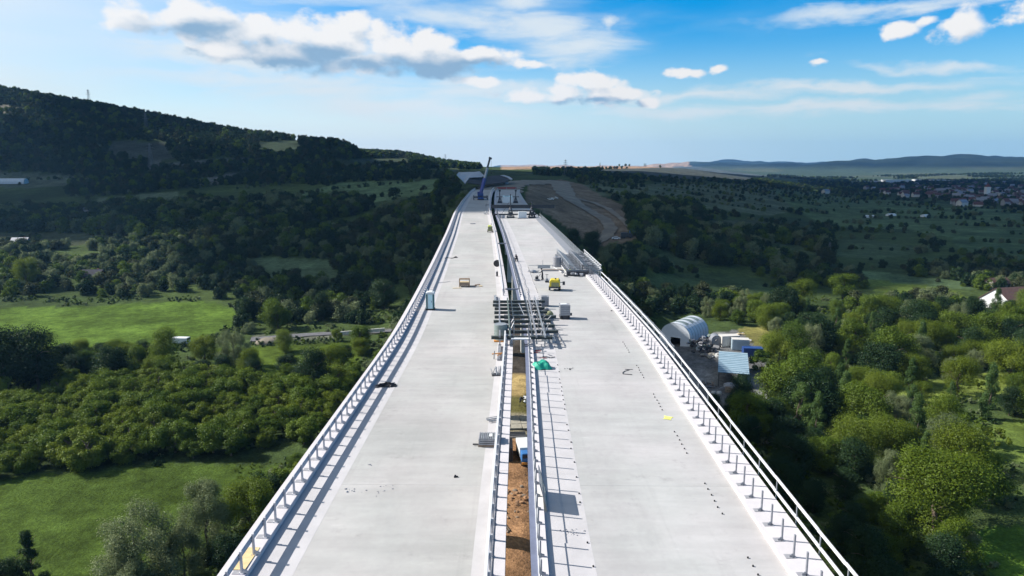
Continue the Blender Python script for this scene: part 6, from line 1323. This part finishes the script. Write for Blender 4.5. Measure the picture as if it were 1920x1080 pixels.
lines = lambda X, Y, U, V: (V > 338) & (V < 545) & (U > 1000) & ~inpoly(U, V, NOTREE[0]) & ~inpoly(U, V, [(1600, 335), (1920, 335), (2060, 395), (1780, 388), (1600, 372)]) & ((((X * .22 + Y + 60 * fbm(X / 150, Y / 110, 2)) % 74) < 6.5) & (fbm(X / 50 + 1, Y / 50, 2) > -.13) | (fbm(X / 16 + 5, Y / 22, 3) > .235))
stuff_wood('field_hedges', cloud_pts((60, 1100), (290, 1250), 5.5, lines, 11, .8), MP, 2.2, 5.2, 8, 11)
lines2 = lambda X, Y, U, V: (V > 300) & (V < 470) & (U < 860) & ((((X * -.3 + Y + 50 * fbm(X / 130, Y / 110, 2)) % 66) < 5.5) & (fbm(X / 50 + 1, Y / 50, 2) > -.13) | (fbm(X / 16 + 5, Y / 22, 3) > .24))
stuff_wood('field_hedges', cloud_pts((-760, -50), (330, 800), 5.5, lines2, 12, .8), MP, 2.2, 5.0, 8, 12)
# scrub and tall weeds on the near ground
UG = [leaves('weed_mass', blobs_round(1.6, 2.6, 400 + i, 8, .0), 420, .14, ('leaves_dark', 'leaves_green', 'leaves_grey')[i], 400 + i) for i in range(3)]
near = lambda X, Y, U, V: clear(U, V) & (V > 560) & (fbm(X / 9, Y / 9, 3) > -.05) & ~inpoly(U, V, [(1225, 590), (1440, 590), (1440, 770), (1225, 700)]) & ~((U > 850) & (U < 1130))
stuff_wood('undergrowth', cloud_pts((-230, 230), (60, 290), 2.3, near, 9, .35), UG, .8, 2.2, 1.6, 9)
edgeg = lambda X, Y, U, V: inpoly(U, V, [(440, 872), (560, 862), (640, 800), (560, 950), (500, 1000), (430, 940)])
stuff_wood('tall_grass', cloud_pts((-160, -20), (75, 260), 1.6, edgeg, 10, .3), [leaves('tuft', blobs_round(1.0, 1.8, 420, 6, 0), 160, .14, 'leaves_yellow', 420)], .4, 1.0, 1.0, 10)

# ------------------------------------------------------------------ unseen clouds added above the view to shade the far half of the land
material('shade_cloud', (.85, .86, .88), 1, 0, .03, .01)
_m = M['shade_cloud']; _t = _m.node_tree; _d = N('ShaderNodeBsdfDiffuse', _t); _d.inputs[0].default_value = (.9, .9, .92, 1); _r = N('ShaderNodeBsdfTranslucent', _t); _r.inputs[0].default_value = (.9, .9, .93, 1); _x = N('ShaderNodeMixShader', _t); _x.inputs[0].default_value = .45
L(_d.outputs[0], _x.inputs[1], _t); L(_r.outputs[0], _x.inputs[2], _t); L(_x.outputs[0], [n for n in _t.nodes if n.type == 'OUTPUT_MATERIAL'][0].inputs[0], _t)
ALT = 900.0; SH = (SDIR[0] / SDIR[2] * ALT, SDIR[1] / SDIR[2] * ALT)
def shade_cloud(pts, seed):
    g = random.Random(seed); m = MB()
    for (x, y, r) in pts: m.ball((x + SH[0], y + SH[1], ALT + g.uniform(-10, 25)), r, 18, 9, (1, 1, .32), .22, seed + int(x))
    tag(m.build('shade_cloud', 'shade_cloud', None, True), kind='structure')
g = random.Random(9)
cl = [[], [], []]
for x in np.arange(-1500, 2300, 105):
    for y in np.arange(330, 2500, 105):
        xx, yy = x + g.uniform(-35, 35), y + g.uniform(-35, 35); r = g.uniform(75, 125)
        lim = 250 if abs(xx) < 110 else (415 if xx < 0 else 320)
        if yy - r * .92 < lim: yy = lim + r * .92 + g.uniform(-6, 40)
        if float(fbm(xx / 420 + 2, yy / 300, 2)) < -.17 and yy > 500: continue
        if -130 < xx < 620 and yy > 1280: continue
        cl[0 if xx < -300 else 1 if xx < 800 else 2].append((xx, yy, r))
for i in range(3): shade_cloud(cl[i], 40 + i)

# ------------------------------------------------------------------ haze
hm = bpy.data.materials.new('haze'); hm.use_nodes = True; ht = hm.node_tree; ht.nodes.clear(); ho = N('ShaderNodeOutputMaterial', ht); hv = N('ShaderNodeVolumePrincipled', ht)
hv.inputs['Color'].default_value = (.26, .56, 1, 1); hv.inputs['Density'].default_value = 7e-5; hv.inputs['Anisotropy'].default_value = .2; L(hv.outputs[0], ho.inputs['Volume'], ht)
hz = MB().box((0, 0, 120), (15600, 15600, 360)).build('haze', hm); tag(hz, kind='stuff')
